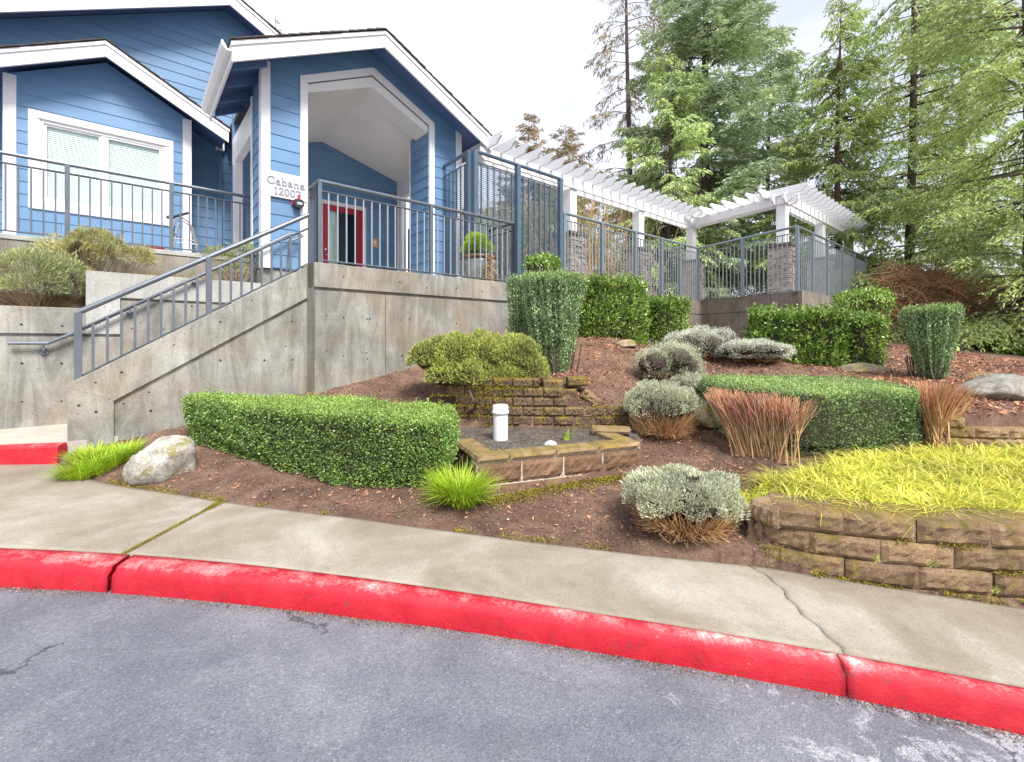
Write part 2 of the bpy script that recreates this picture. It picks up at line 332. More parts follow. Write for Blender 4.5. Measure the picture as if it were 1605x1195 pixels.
M['wisp'] = leafmat('wispy_leaf', [(0.351, 0.364, 0.130), (0.446, 0.442, 0.195), (0.270, 0.312, 0.091), (0.513, 0.377, 0.182), (0.513, 0.520, 0.286)], .7, .3, 2)
M['wispg'] = leafmat('wispy_green_leaf', [(0.308, 0.378, 0.182), (0.420, 0.486, 0.280), (0.252, 0.324, 0.126), (0.476, 0.405, 0.196)], .7, .3, 2)
M['fir'] = leafmat('fir_needles', [(0.312, 0.412, 0.263), (0.483, 0.591, 0.388), (0.726, 0.789, 0.527), (0.388, 0.503, 0.300)], .6, .3, .5)
M['cedar'] = leafmat('cedar_fronds', [(0.335, 0.435, 0.138), (0.530, 0.637, 0.213), (0.724, 0.821, 0.304), (0.279, 0.365, 0.153), (0.419, 0.547, 0.246)], .55, .35, .45)
M['cedarb'] = leafmat('cedar_bluegreen', [(0.312, 0.448, 0.219), (0.469, 0.622, 0.309), (0.654, 0.797, 0.399), (0.265, 0.350, 0.179), (0.812, 0.848, 0.309)], .55, .35, .45)
M['thicket'] = leafmat('thicket_leaf', [(0.269, 0.286, 0.101), (0.370, 0.386, 0.151), (0.202, 0.235, 0.084), (0.437, 0.370, 0.185)], .7, .35, .5)
M['farfir'] = leafmat('far_conifer', [(0.427, 0.349, 0.258), (0.508, 0.427, 0.310), (0.349, 0.349, 0.258), (0.554, 0.444, 0.345)], .7, .3, .4)
M['bramble'] = leafmat('bramble_canes', [(.42, .17, .10), (.52, .30, .18), (.34, .14, .08), (.50, .36, .24), (.40, .26, .16)], .8, 0, .7)
M['chips'] = leafmat('bark_chips', [(0.084, 0.045, 0.036), (0.168, 0.093, 0.068), (0.281, 0.170, 0.126), (0.112, 0.063, 0.050), (0.374, 0.258, 0.198)], .9, 0, 1.5)
M['chipsred'] = leafmat('fallen_needles', [(0.356, 0.156, 0.094), (0.505, 0.247, 0.144), (0.253, 0.104, 0.069), (0.624, 0.351, 0.213)], .9, 0, 1.5)
M['pebble'] = plain('pebbles', (.20, .18, .165), .8, 0, .3, 40)

# ------------------------------------------------------------------ scene helpers
ORG = {}
def setp(o, label=None, cat=None, group=None, kind=None):
    if label: o['label'] = label
    if cat: o['category'] = cat
    if group: o['group'] = group
    if kind: o['kind'] = kind
def thing(name, label, cat, loc=(0, 0, 0), group=None, kind=None):
    o = bpy.data.objects.new(name, None); C.objects.link(o); o.location = loc; o.empty_display_size = .2
    setp(o, label, cat, group, kind); ORG[o.name] = Vector(loc); return o
def org(p):
    while p is not None and p.name not in ORG: p = p.parent
    return ORG[p.name] if p is not None else Vector((0, 0, 0))
def link(name, me, mat=None, parent=None, kind=None, smooth=False):
    o = bpy.data.objects.new(name, me); C.objects.link(o)
    if parent is not None: o.parent = parent
    if mat is not None and not me.materials: me.materials.append(mat)
    if kind: o['kind'] = kind
    if smooth: me.polygons.foreach_set('use_smooth', np.ones(len(me.polygons), bool))
    return o
class MB:
    def __init__(s): s.v = []; s.f = []
    def add(s, vs, fs):
        k = len(s.v); s.v += [tuple(p) for p in vs]; s.f += [[i+k for i in f] for f in fs]; return s
    def hexa(s, p):     # 8 corners: bottom 0-3, top 4-7
        return s.add(p, [(0, 3, 2, 1), (4, 5, 6, 7), (0, 1, 5, 4), (1, 2, 6, 5), (2, 3, 7, 6), (3, 0, 4, 7)])
    def box(s, x0, x1, y0, y1, z0, z1):
        return s.hexa([(x0, y0, z0), (x1, y0, z0), (x1, y1, z0), (x0, y1, z0), (x0, y0, z1), (x1, y0, z1), (x1, y1, z1), (x0, y1, z1)])
    def abox(s, a0, a1, b0, b1, z0, z1):      # box in the buildings' own directions
        return s.hexa([W(a0, b0, z0), W(a1, b0, z0), W(a1, b1, z0), W(a0, b1, z0), W(a0, b0, z1), W(a1, b0, z1), W(a1, b1, z1), W(a0, b1, z1)])
    def prism(s, poly, ext):                  # poly: 3D points, ext: vector
        n = len(poly); P = [Vector(p) for p in poly]; e = Vector(ext)
        q = [tuple(p) for p in P]+[tuple(p+e) for p in P]
        return s.add(q, [list(range(n))[::-1], list(range(n, 2*n))]+[(i, (i+1) % n, n+(i+1) % n, n+i) for i in range(n)])
    def wall(s, poly, b0, b1):                # polygon in (a, z) extruded from plane b0 to b1
        P0 = [W(a, b0, z) for a, z in poly]; e = Vector(W(0, b1-b0)); return s.prism(P0, e)
    def tube(s, pts, rad, n=8, caps=True):
        P = [Vector(p) for p in pts]; R = rad if hasattr(rad, '__len__') else [rad]*len(P)
        rings = []; up = Vector((0, 0, 1))
        for i, p in enumerate(P):
            d = (P[min(i+1, len(P)-1)]-P[max(i-1, 0)]).normalized()
            u = d.cross(up if abs(d.z) < .95 else Vector((1, 0, 0))).normalized(); v = d.cross(u)
            rings.append([p+(u*math.cos(2*math.pi*j/n)+v*math.sin(2*math.pi*j/n))*R[i] for j in range(n)])
        vs_ = [q for r in rings for q in r]; fs = []
        for i in range(len(P)-1):
            for j in range(n): fs.append((i*n+j, i*n+(j+1) % n, (i+1)*n+(j+1) % n, (i+1)*n+j))
        if caps: fs += [list(range(n)), list(range((len(P)-1)*n, len(P)*n))[::-1]]
        return s.add(vs_, fs)
    def lathe(s, c, prof, n=24):              # prof: (radius, z) pairs
        k = len(prof); vs_ = [(c[0]+r*math.cos(2*math.pi*j/n), c[1]+r*math.sin(2*math.pi*j/n), c[2]+z) for r, z in prof for j in range(n)]
        return s.add(vs_, [(i*n+j, i*n+(j+1) % n, (i+1)*n+(j+1) % n, (i+1)*n+j) for i in range(k-1) for j in range(n)])
    def mesh(s, name, off=Vector((0, 0, 0)), fix=True):
        me = bpy.data.meshes.new(name); me.from_pydata([(p[0]-off[0], p[1]-off[1], p[2]-off[2]) for p in s.v], [], s.f)
        me.update(); return me
    def build(s, name, mat, parent=None, kind=None, smooth=False, bev=0):
        me = s.mesh(name, org(parent))
        import bmesh
        bm = bmesh.new(); bm.from_mesh(me); bmesh.ops.recalc_face_normals(bm, faces=bm.faces)
        if bev: bmesh.ops.bevel(bm, geom=bm.edges[:], offset=bev, segments=1, affect='EDGES')
        bm.to_mesh(me); bm.free()
        return link(name, me, mat, parent, kind, smooth)
def npmesh(name, V, Fc, k, mat, parent=None, kind=None, smooth=False):
    V = np.asarray(V, np.float32).reshape(-1, 3)-np.array(org(parent), np.float32); Fc = np.asarray(Fc, np.int32)
    me = bpy.data.meshes.new(name); me.vertices.add(len(V)); me.vertices.foreach_set('co', V.ravel())
    nf = len(Fc)//k; me.loops.add(nf*k); me.loops.foreach_set('vertex_index', Fc)
    me.polygons.add(nf); me.polygons.foreach_set('loop_start', np.arange(nf, dtype=np.int32)*k)
    me.update(calc_edges=True)
    return link(name, me, mat, parent, kind, smooth)
def unit(v): return v/np.maximum(np.linalg.norm(v, axis=-1, keepdims=True), 1e-9)
def rnd3(n): return unit(rng.normal(size=(n, 3)))
def leafV(P, D, L, Wd, side=None):            # diamond leaves: base P, direction D, length L, width Wd -> (n*4,3)
    P = np.asarray(P, float); n = len(P); D = unit(D); L = np.broadcast_to(np.asarray(L, float), (n,))[:, None]; Wd = np.broadcast_to(np.asarray(Wd, float), (n,))[:, None]
    if side is None: side = rnd3(n)
    S = unit(np.cross(D, side)); mid = P+D*L*.5
    return np.stack([P, mid+S*Wd*.5, P+D*L, mid-S*Wd*.5], 1).reshape(-1, 3)
def leaves(name, V, mat, parent=None, kind=None):
    return npmesh(name, V, np.arange(len(V)), 4, mat, parent, kind)
def bladesV(P, D, L, Wd, droop, segs=4):      # curved grass blades as strips -> verts, quad indices
    n = len(P); L = np.broadcast_to(np.asarray(L, float), (n,)); droop = np.broadcast_to(np.asarray(droop, float), (n,)); D = unit(D)
    hd = D.copy(); hd[:, 2] = 0; hd = unit(hd+1e-6*rnd3(n)); S = np.stack([-hd[:, 1], hd[:, 0], np.zeros(n)], 1)
    t = np.linspace(0, 1, segs+1); V = []
    for s_ in t:
        c = P+D*(L*s_)[:, None]+hd*(droop*L*s_**2*.6)[:, None]; c[:, 2] -= droop*L*s_**2.2*.75
        w_ = Wd*(1-s_**2*.93)*.5
        V += [c-S*w_, c+S*w_]
    V = np.stack(V, 1); k = 2*(segs+1)
    base = (np.arange(n)*k)[:, None, None]; q = np.array([[2*i, 2*i+1, 2*i+3, 2*i+2] for i in range(segs)])[None]
    return V.reshape(-1, 3), (base+q).ravel()
def twigsV(P0, P1, r0, r1, mid=None):         # thin 3-sided sticks through optional mid points
    n = len(P0); pts = [P0, P1] if mid is None else [P0, mid, P1]
    d = unit(P1-P0); u = unit(np.cross(d, np.array([.31, .2, .93]))); v = np.cross(d, u); V = []
    k = len(pts)
    for i, p in enumerate(pts):
        r = np.broadcast_to(np.asarray(r0+(r1-r0)*i/(k-1)), (n,))[:, None]
        for j in range(3):
            an = 2*math.pi*j/3; V.append(p+(u*math.cos(an)+v*math.sin(an))*r)
    V = np.stack(V, 1); base = (np.arange(n)*3*k)[:, None, None]
    q = np.array([[3*i+j, 3*i+(j+1) % 3, 3*i+3+(j+1) % 3, 3*i+3+j] for i in range(k-1) for j in range(3)])[None]
    return V.reshape(-1, 3), (base+q).ravel()
def cat_q(parts):
    Vs, Fs, o = [], [], 0
    for v, f in parts: Vs.append(v); Fs.append(np.asarray(f)+o); o += len(v)
    return np.concatenate(Vs), np.concatenate(Fs)
def vnoise(X, s=1.0, seed=0):                 # smooth pseudo noise in -1..1
    r = np.random.default_rng(seed); o = np.zeros(X.shape[:-1])
    for i in range(6):
        k = r.normal(size=X.shape[-1])*s*(1+i*.5); o += np.sin(X@k+r.uniform(0, 6.28))/(1+i*.35)
    return o/2.6
# ------------------------------------------------------------------ ground heights
EDGE = [on_road(px, py, .15) for px, py in [(-420, 730), (0, 723), (88, 717), (100, 742), (180, 760), (240, 769), (345, 786), (450, 800), (560, 813), (650, 826), (730, 836), (820, 848), (900, 857), (1000, 869), (1090, 878), (1175, 886), (1300, 906), (1400, 922), (1450, 931), (1605, 954), (2100, 1030)]]
EX = np.array([p[0] for p in EDGE]); EY = np.array([p[1] for p in EDGE])
o_ = np.argsort(EX); EX = EX[o_]; EY = EY[o_]
def edgeY(x): return np.interp(x, EX, EY)
ctl = [at(*c) for c in [(540, 770, 4.03), (300, 706, 4.6), (712, 752, 4.1), (500, 615, 5.95), (600, 590, 6.5), (700, 560, 7.2), (800, 545, 8.0), (870, 587, 6.0), (950, 531, 8.0),
    (1060, 531, 9.2), (1130, 541, 12.3), (1050, 700, 4.95), (1020, 765, 4.1), (1050, 650, 5.6), (1040, 600, 6.6), (1080, 560, 8.5), (1250, 575, 6.8), (1180, 560, 7.2), (1400, 546, 8.5),
    (1365, 573, 6.9), (1465, 596, 5.8), (1560, 628, 5.0), (1450, 518, 15), (1600, 552, 12), (1540, 665, 4.5), (1480, 640, 4.9), (740, 640, 5.7), (860, 599, 5.7), (960, 622, 5.8), (1000, 652, 5.6),
    (757, 790, 3.77), (1008, 745, 4.4), (720, 705, 5.0), (1100, 790, 3.7), (1700, 600, 6.5), (1800, 560, 12)]]
ctl += [(1.58, 3.02, .23), (1.74, 2.97, .17), (1.45, 3.1, .23)]
ctl += [(-3.1, 5.5, .68), (-4.0, 4.5, .42), (6, 20, 1.7), (0, 14, 1.5), (14, 20, 2.0), (20, 12, 1.4)]
ctl += [(x, edgeY(x)+.05, .165-.04*x) for x in (-4, -3.3, -2.6, -1.9, -1.2, -.6, 0, .5, 1.0, 1.4, 1.9, 2.5, 3.2)]
CP = np.array(ctl)
def _phi(A, B): return np.sqrt(((A[:, None, :]-B[None])**2).sum(-1)+.25)
_n = len(CP); _K = np.zeros((_n+3, _n+3)); _K[:_n, :_n] = _phi(CP[:, :2], CP[:, :2])+np.eye(_n)*-.02; _K[:_n, _n] = 1; _K[:_n, _n+1:] = CP[:, :2]; _K[_n, :_n] = 1; _K[_n+1:, :_n] = CP[:, :2].T
_w = np.linalg.solve(_K, np.concatenate([CP[:, 2], np.zeros(3)]))
def inpoly(x, y, poly):
    r = np.zeros(x.shape, bool); n = len(poly)
    for i in range(n):
        x0, y0 = poly[i]; x1, y1 = poly[(i+1) % n]
        c = ((y0 > y) != (y1 > y)) & (x < (x1-x0)*(y-y0)/((y1-y0) or 1e-9)+x0); r ^= c
    return r
TERR = [(1.62, 3.1), (1.9, 2.96), (2.2, 2.86), (2.5, 2.80), (2.8, 2.74), (3.6, 2.66), (8, 2.5), (8, 4.6), (4.27, 4.66), (4.1, 4.9), (2.35, 5.2), (2.0, 4.3)]
PLANT = [(-.28, 4.0), (1.30, 4.52), (1.5, 5.42), (-.62, 5.45), (-.56, 4.6)]
def hgt(x, y):
    x = np.asarray(x, float); y = np.asarray(y, float); sh = x.shape; P = np.stack([x.ravel(), y.ravel()], 1)
    z = np.empty(len(P))
    for i in range(0, len(P), 40000):
        q = P[i:i+40000]; z[i:i+40000] = _phi(q, CP[:, :2])@_w[:_n]+_w[_n]+q@_w[_n+1:]
    z = z.reshape(sh)
    far = np.clip((np.hypot(np.maximum(np.abs(x-4)-9, 0), np.maximum(y-15, 0)))/6, 0, 1)
    z = z*(1-far)+far*(1.75+.02*np.clip(y-15, 0, 40)+.25*np.sin(x*.2)*np.cos(y*.13))
    t = inpoly(x, y, TERR); wt = np.where(y > 3.12, np.clip((x-1.60-.35*(y-3.1))/.40, 0, 1), 1.0); wt = wt*wt*(3-2*wt); z = np.where(t, z+(.40+.03*(y-2.7)-z)*wt, z)
    z = np.where(inpoly(x, y, PLANT), .50, z)
    a = CT*x+ST*y; b = -ST*x+CT*y
    z = np.where((b > 6.35) & (a < 5.3), np.minimum(z, .25), z)
    under = y < edgeY(x)
    z = np.where(under, np.minimum(z, .15-.04*x-.05), z)
    return z
def hz(x, y): return float(hgt(np.array([x]), np.array([y]))[0])

# ------------------------------------------------------------------ terrain
xs = np.concatenate([np.arange(-40, -6, 2.0), np.arange(-6, 7, .035), np.arange(7, 14, .2), np.arange(14, 60, 2.0)])
ys = np.concatenate([np.arange(1.8, 8.5, .035), np.arange(8.5, 16, .2), np.arange(16, 80, 2.0)])
GX, GY = np.meshgrid(xs, ys); GZ = hgt(GX, GY)
fine = vnoise(np.stack([GX, GY], -1), 9, 3)*.012+vnoise(np.stack([GX, GY], -1), 28, 4)*.006
fine = np.where((GY > edgeY(GX)+.02), fine, 0)
V = np.stack([GX, GY, GZ+fine+.0], -1).reshape(-1, 3)
ny, nx = GX.shape; idx = np.arange(ny*nx).reshape(ny, nx)
Fq = np.stack([idx[:-1, :-1], idx[:-1, 1:], idx[1:, 1:], idx[1:, :-1]], -1)
cy = GY[:-1, :-1]; cx = GX[:-1, :-1]
ga = CT*cx+ST*cy; gb = -ST*cx+CT*cy
keep = (cy > edgeY(cx)-.25)
terrain = npmesh('garden_ground', V, Fq[keep].ravel(), 4, M['soil'], None, 'structure', True)
mb = MB(); mb.add([(-900, -900, -3.2), (900, -900, -3.2), (900, 900, -3.2), (-900, 900, -3.2)], [(0, 1, 2, 3)])
mb.build('ground', M['far'], None, 'structure')

# ------------------------------------------------------------------ road
KB = [on_road(px, py, 0) for px, py in [(0, 919), (164, 932), (299, 942), (498, 963), (650, 980), (798, 999), (1000, 1034), (1226, 1079), (1337, 1100), (1605, 1150)]]
KF = [on_road(px, py, .135) for px, py in [(0, 885), (174, 897), (399, 914), (600, 933), (798, 957), (1000, 1006), (1326, 1053), (1605, 1106)]]
KK = [on_road(px, py, .15) for px, py in [(0, 858.5), (192, 869.5), (399, 887), (598, 909), (798, 936), (1000, 976), (1201, 1008), (1321, 1029), (1605, 1080)]]
def polyf(P):
    c = np.polyfit([p[0] for p in P], [p[1] for p in P], 3); x0, x1 = P[0][0], P[-1][0]
    d0, d1 = np.polyval(np.polyder(c), x0), np.polyval(np.polyder(c), x1)
    def f(x):
        x = np.asarray(x, float); y = np.polyval(c, np.clip(x, x0, x1))
        return y+np.where(x < x0, (x-x0)*d0, 0)+np.where(x > x1, (x-x1)*d1, 0)
    return f
fb, ff, fk = polyf(KB), polyf(KF), polyf(KK)
def kfront(x): return np.maximum(ff(x), fb(x)+.012)
def kback(x): return np.maximum(fk(x), kfront(x)+.075)
rx = np.concatenate([np.linspace(-40, -5, 18), np.linspace(-4.5, 4.5, 181), np.linspace(5, 40, 18)])
rt = np.array([0, .02, .05, .1, .2, .4, 1, 2, 4, 10, 30])
RX, RT = np.meshgrid(rx, rt); RY = fb(RX)+.03-RT*1.0
sl = np.where(np.abs(RX) < 12, RX, np.sign(RX)*12)
RZ = -.04*sl+vnoise(np.stack([RX, RY], -1), 1.6, 8)*.006
V = np.stack([RX, RY, RZ], -1).reshape(-1, 3); idx = np.arange(RX.size).reshape(RX.shape)
Fq = np.stack([idx[:-1, 1:], idx[:-1, :-1], idx[1:, :-1], idx[1:, 1:]], -1)
npmesh('road', V, Fq.ravel(), 4, M['asphalt'], None, 'structure', True)
# grit gathered in the gutter
n = 5000; gx = rng.uniform(-3.6, 2.9, n); gy = fb(gx)-np.abs(rng.normal(size=n))*.03+.005; gz = -.04*gx+.004
leaves('gutter_grit', leafV(np.stack([gx, gy, gz], 1), rnd3(n)*[1, 1, .5], rng.uniform(.004, .014, n), rng.uniform(.003, .009, n)), M['chips'], None, 'stuff')
# kerb in three cast lengths with gaps between them
kerb = thing('kerb', None, None, (0, 2.4, 0), None, 'structure')
cutx = [on_road(168, 932, 0)[0], on_road(1333, 1100, 0)[0]]
lens = [(-12, cutx[0]-.012), (cutx[0]+.012, cutx[1]-.006), (cutx[1]+.006, 12)]
for x0, x1 in lens:
    nx_ = int((x1-x0)/.03)+2; x = np.linspace(x0, x1, nx_)
    jit = lambda s, k: vnoise(np.stack([x*1.0, x*0+k], -1), s, 12+k)
    end = np.minimum(np.abs(x-x0), np.abs(x-x1)); chip = np.clip(1-end/.05, 0, 1)
    prof = []
    yb, yf, yk = fb(x), kfront(x), kback(x); g = -.04*x
    yb = yb+jit(7, 1)*.004
    prof.append((yb, g-.03)); prof.append((yb+.2*(yf-yb), g+.03+jit(9, 2)*.004)); prof.append((yf-.004+jit(11, 3)*.003, g+.10+jit(11, 3)*.004)); prof.append((yf+.008+jit(13, 4)*.003+chip*.01, g+.132+jit(13, 5)*.003-chip*.012))
    prof.append((yf+.028, g+.147+jit(15, 6)*.002-chip*.008)); prof.append((yf+.5*(yk-yf)+.012, g+.151+jit(9, 7)*.0015-chip*.004)); prof.append((yk-.004, g+.151)); prof.append((yk-.003, g+.08)); prof.append((yk+.0, g-.03))
    V = np.concatenate([np.stack([x, p[0], p[1]], 1) for p in prof]); k = len(prof)
    idx = np.arange(k*nx_).reshape(k, nx_); Fq = np.stack([idx[:-1, :-1], idx[:-1, 1:], idx[1:, 1:], idx[1:, :-1]], -1)
    # end caps as quads strip
    caps = []
    for e in (0, nx_-1):
        for i in range(k//2-0):
            j = k-1-i
            if j-1 > i: caps.append([idx[i, e], idx[i+1, e], idx[j-1, e], idx[j, e]])
    npmesh('kerb_stone', V, np.concatenate([Fq.reshape(-1), np.array(caps).ravel()]), 4, M['kerb'], kerb, None, True)
# pavement slabs between the kerb and the garden
walk = thing('pavement', None, None, (0, 3, 0), None, 'structure')
def P2x(px, py): return on_road(px, py, .15)[0]
cuts = [(-10.5, -10.5, 0), (P2x(190, 870), P2x(347, 786), 0), (P2x(1322, 1029), P2x(1176, 886), 1), (12, 12, 0)]
mossv = []
for i in range(3):
    (k0, e0, w0), (k1, e1, w1) = cuts[i], cuts[i+1]
    cols = max(8, int(abs(k1-k0)/.03)); rows = 22; V = []
    gl, gr = (.0022 if i == 2 else .006), (.0022 if i == 1 else .006)
    for r in range(rows+1):
        v = r/rows
        wob0 = w0*(.018*math.sin(v*9+1)+.010*math.sin(v*31)+.03*math.sin(v*3.1)); wob1 = w1*(.018*math.sin(v*9+1)+.010*math.sin(v*31)+.03*math.sin(v*3.1))
        u = np.linspace(0, 1, cols+1); xk = (k0+gl)+(k1-gr-k0-gl)*u; xe = (e0+gl)+(e1-gr-e0-gl)*u
        yk, ye = kback(xk)+.003, edgeY(xe); x = xk+(xe-xk)*v+wob0*(1-u)+wob1*u; y = yk+(ye-yk)*v
        if w0 or w1: y = y
        lift = .0 if i != 2 else .004
        z = .15-.04*np.clip(x, -12, 12)+lift+.012*v*0
        edge = np.minimum(u, 1-u)*abs(k1-k0)
        z = z-np.clip(1-edge/.02, 0, 1)*(.005 if i == 0 else .002)
        V.append(np.stack([x, y, z], 1))
    # skirt all round so that each slab has thickness
    G = np.array(V); low = np.array([0, 0, .12])
    G = np.concatenate([G[:1]-low, G, G[-1:]-low], 0); G = np.concatenate([G[:, :1]-low*1.0, G, G[:, -1:]-low*1.0], 1)
    rr, cc = G.shape[:2]; idx = np.arange(rr*cc).reshape(rr, cc); Fq = np.stack([idx[:-1, :-1], idx[:-1, 1:], idx[1:, 1:], idx[1:, :-1]], -1)
    npmesh('pavement_slab', G.reshape(-1, 3), Fq.ravel(), 4, M['walk'], walk)
# moss in the joint near the left and along the garden edge
def mossline(name, p, q, n, wd, sz=.012):
    t = rng.uniform(0, 1, n); X = p[0]+(q[0]-p[0])*t+rng.normal(size=n)*wd; Y = p[1]+(q[1]-p[1])*t+rng.normal(size=n)*wd
    Z = p[2]+(q[2]-p[2])*t+rng.uniform(-.004, .004, n)
    return leafV(np.stack([X, Y, Z], 1), rnd3(n)*[1, 1, .6]+[0, 0, .3], rng.uniform(.4, 1, n)*sz, rng.uniform(.3, .7, n)*sz)
j0, j1 = on_road(190, 870, .15), on_road(347, 786, .15)
c0, c1 = on_road(1240, 955, .15), on_road(1176, 886, .15)
mv = [mossline('m', j0, j1, 2600, .006), mossline('m', on_road(325, 799, .15), j1, 1500, .016), mossline('m', on_road(1185, 893, .15), c1, 160, .004, .008)]
n = 5000; x = rng.uniform(-4.1, 3.1, n); keepm = vnoise(np.stack([x, x*0], 1), 5, 77) > .15; x = x[keepm]; n = len(x)
y = edgeY(x)+np.abs(rng.normal(size=n))*.035-.01
mv.append(leafV(np.stack([x, y, np.maximum(hgt(x, y), .15-.04*x)+.004], 1), rnd3(n)*[1, 1, .6]+[0, 0, .4], rng.uniform(.008, .02, n), rng.uniform(.004, .012, n)))
leaves('moss', np.concatenate(mv), M['moss'], None, 'stuff')
# raised red kerb and walkway at the foot of the stairs
k0, k1 = at(-260, 748, 4.0), at(104, 716, 4.62)
PZ = .52
mb = MB(); p0 = (-7.2, 3.95); p1 = (k1[0]+.02, 4.50)
seg = 16; V = []
prof = [(0, -.05), (.006, .05), (.012, .115), (.03, .135), (.13, .14), (.14, .02)]
dx, dy = p1[0]-p0[0], p1[1]-p0[1]; ln = math.hypot(dx, dy); nxv = (-dy/ln, dx/ln)
for i in range(seg+1):
    t = i/seg; X, Y = p0[0]+dx*t, p0[1]+dy*t
    zb = PZ-.14
    for o, z in prof: V.append((X+nxv[0]*o, Y+nxv[1]*o, zb+z+(-.25 if z < 0 else 0)))
k = len(prof); Fs = [(i*k+j, (i+1)*k+j, (i+1)*k+j+1, i*k+j+1) for i in range(seg) for j in range(k-1)]
mb.add(V, Fs+[list(range(seg*k, seg*k+k))]); o = mb.build('kerb', M['kerb'], None, 'structure')
mb = MB(); mb.add([(p0[0]-.1, p0[1]+.16, PZ), (p1[0]-.06, p1[1]+.13, PZ), (-4.3, 4.9, PZ), (-3.3, 5.9, PZ), (-5.5, 8, PZ), (-9, 6, PZ)], [(0, 1, 2, 3, 4, 5)])
mb.prism(mb.v[:6], (0, 0, -.3)); mb.v = mb.v[6:]; mb.f = [[i-6 for i in f] for f in mb.f[1:]]
mb.build('walkway', M['path'], None, 'structure')
# ------------------------------------------------------------------ concrete walls and stairs
WB, SB, LB, TB = 6.175, 6.5, 7.9, 8.9     # planes: landing wall, stair wall, planter wall, terrace wall
def za(px, py, b): return ray_b(px, py, b)
topz = H+1.03
def holes(pts, b, parent):                # form-tie holes: flat dark discs that paint the shade of a hollow
    mb = MB()
    for a, z in pts:
        n = 10; r = .011*random.uniform(.8, 1.25)
        ring = [W(a+r*math.cos(2*math.pi*j/n), b-.0015, z+r*math.sin(2*math.pi*j/n)) for j in range(n)]
        mb.add(ring, [list(range(n))])
    mb.build('tie_hole_shade', M['darkroom'], parent, 'stuff')
def holes_px(lst, b, parent): holes([za(x, y, b) for x, y in lst], b, parent)
# landing wall (corner wall)
lw = thing('concrete_wall', 'tall stained concrete retaining wall under the landing railing', 'wall', W(3.5, WB, .5))
g1 = .022; G3 = .05; a0w, a1w = 1.854, 5.30; gz_ = topz-.345
mb = MB(); mb.abox(a0w+.03, a1w, WB+.04, WB+.26, .2, topz-.02); mb.build('wall_core', M['conc'], lw)
mb = MB(); mb.abox(a0w, a1w+.02, WB, WB+.28, gz_+g1, topz); mb.build('concrete_band', M['conc_top'], lw, bev=.006)
vj = za(604, 560, WB)[0]
for x0, x1 in ((a0w, vj-.004), (vj+.004, a1w+.02)):
    mb = MB(); mb.abox(x0, x1, WB+(.0 if x0 == a0w else .003), WB+.05, .2, gz_-.018); mb.build('concrete_panel', M['conc'], lw)
mb = MB(); mb.abox(a0w, a0w+.26, WB+.05, SB+.3, .2, topz-.003); mb.abox(a1w-.24, a1w+.017, WB+.285, 6.95, .2, topz-.003); mb.build('return_wall', M['conc'], lw)
holes_px([(538, 434), (626, 442), (668, 451), (715, 452), (755, 457), (789, 462), (511, 495), (511, 550), (538, 498), (575, 500), (579, 500), (627, 502), (641, 500), (673, 504), (715, 507), (755, 510), (538, 558), (574, 553), (575, 563), (630, 558)], WB, lw)
# stair wall with the sloping groove
sw = thing('stair_wall', 'sloping concrete wall along the lower side of the stairs', 'wall', W(.7, SB, .5))
aE, zE = za(105, 606, SB); aT = a0w; zT = topz-.02; zE2 = zE+.035
def slope_z(a): return zE2+(zT-zE2)*(a-aE-.02)/(aT-aE-.02)
ga, gz0 = za(178, 629, SB); gd = slope_z(ga)-gz0
mb = MB(); mb.wall([(aE+.03, .2), (aT, .2), (aT, zT-.03), (aE+.03, slope_z(aE)-.03)], SB+.036, SB+.2); mb.build('wall_core', M['conc'], sw)
mb = MB()
mb.wall([(aE, .2), (ga, .2), (ga, gz0), (aE, slope_z(aE)-.035)], SB, SB+.045)
mb.wall([(aE, slope_z(aE)-.035), (ga, gz0), (aT, slope_z(aT)-gd), (aT, zT), (aE+.02, slope_z(aE+.02))], SB, SB+.22)
mb.build('concrete_band', M['conc_top'], sw, bev=.004)
mb = MB(); s_ = (zT-zE2)/(aT-aE)
mb.wall([(ga+g1*1.5, .2), (aT, .2), (aT, slope_z(aT)-gd-G3), (ga+g1*1.5, gz0-G3+g1*s_)], SB+.001, SB+.045); mb.build('concrete_panel', M['conc'], sw)
holes_px([(123, 636), (149, 603-3), (190, 584), (272, 541), (345, 505), (394, 471), (455, 452), (150, 646), (193, 633), (233, 615), (236, 644), (345, 565), (413, 504), (414, 565), (457, 504), (458, 564), (447, 543)], SB, sw)
# planter wall behind the stairs: a low length and a raised length
pw = thing('planter_wall', 'pale concrete planter wall behind the stairs, stepped up toward the building', 'wall', W(0, LB, .5))
zl = za(0, 479, LB)[1]; zr = za(134, 424, LB)[1]; aS = za(134, 450, LB)[0]; aJ = za(188, 500, LB)[0]; zgl = za(0, 525, LB)[1]; zgr = za(188, 469, LB)[1]
mb = MB(); mb.abox(-4.5, 3.2, LB+.035, LB+.2, .2, zl-.02); mb.abox(aS+.02, 3.2, LB+.036, LB+.2, zl-.03, zr-.02); mb.build('wall_core', M['conc'], pw)
mb = MB(); mb.abox(-4.5, aS, LB, LB+.22, zgl+.018, zl); mb.build('concrete_band', M['conc_top'], pw, bev=.005)
mb = MB(); mb.wall([(aS, zgl+.018), (aJ, zgl+.018), (aJ, zgr+.018), (3.2, zgr+.018), (3.2, zr), (aS, zr)], LB-.003, LB+.223); mb.build('concrete_band', M['conc_pale'], pw)
mb = MB(); mb.abox(-4.5, aJ, LB+.002, LB+.05, .2, zgl-.018); mb.build('concrete_panel', M['conc'], pw)
mb = MB(); mb.abox(aJ+.012, 3.2, LB+.002, LB+.05, .2, zgr-.018); mb.build('concrete_panel', M['conc'], pw)
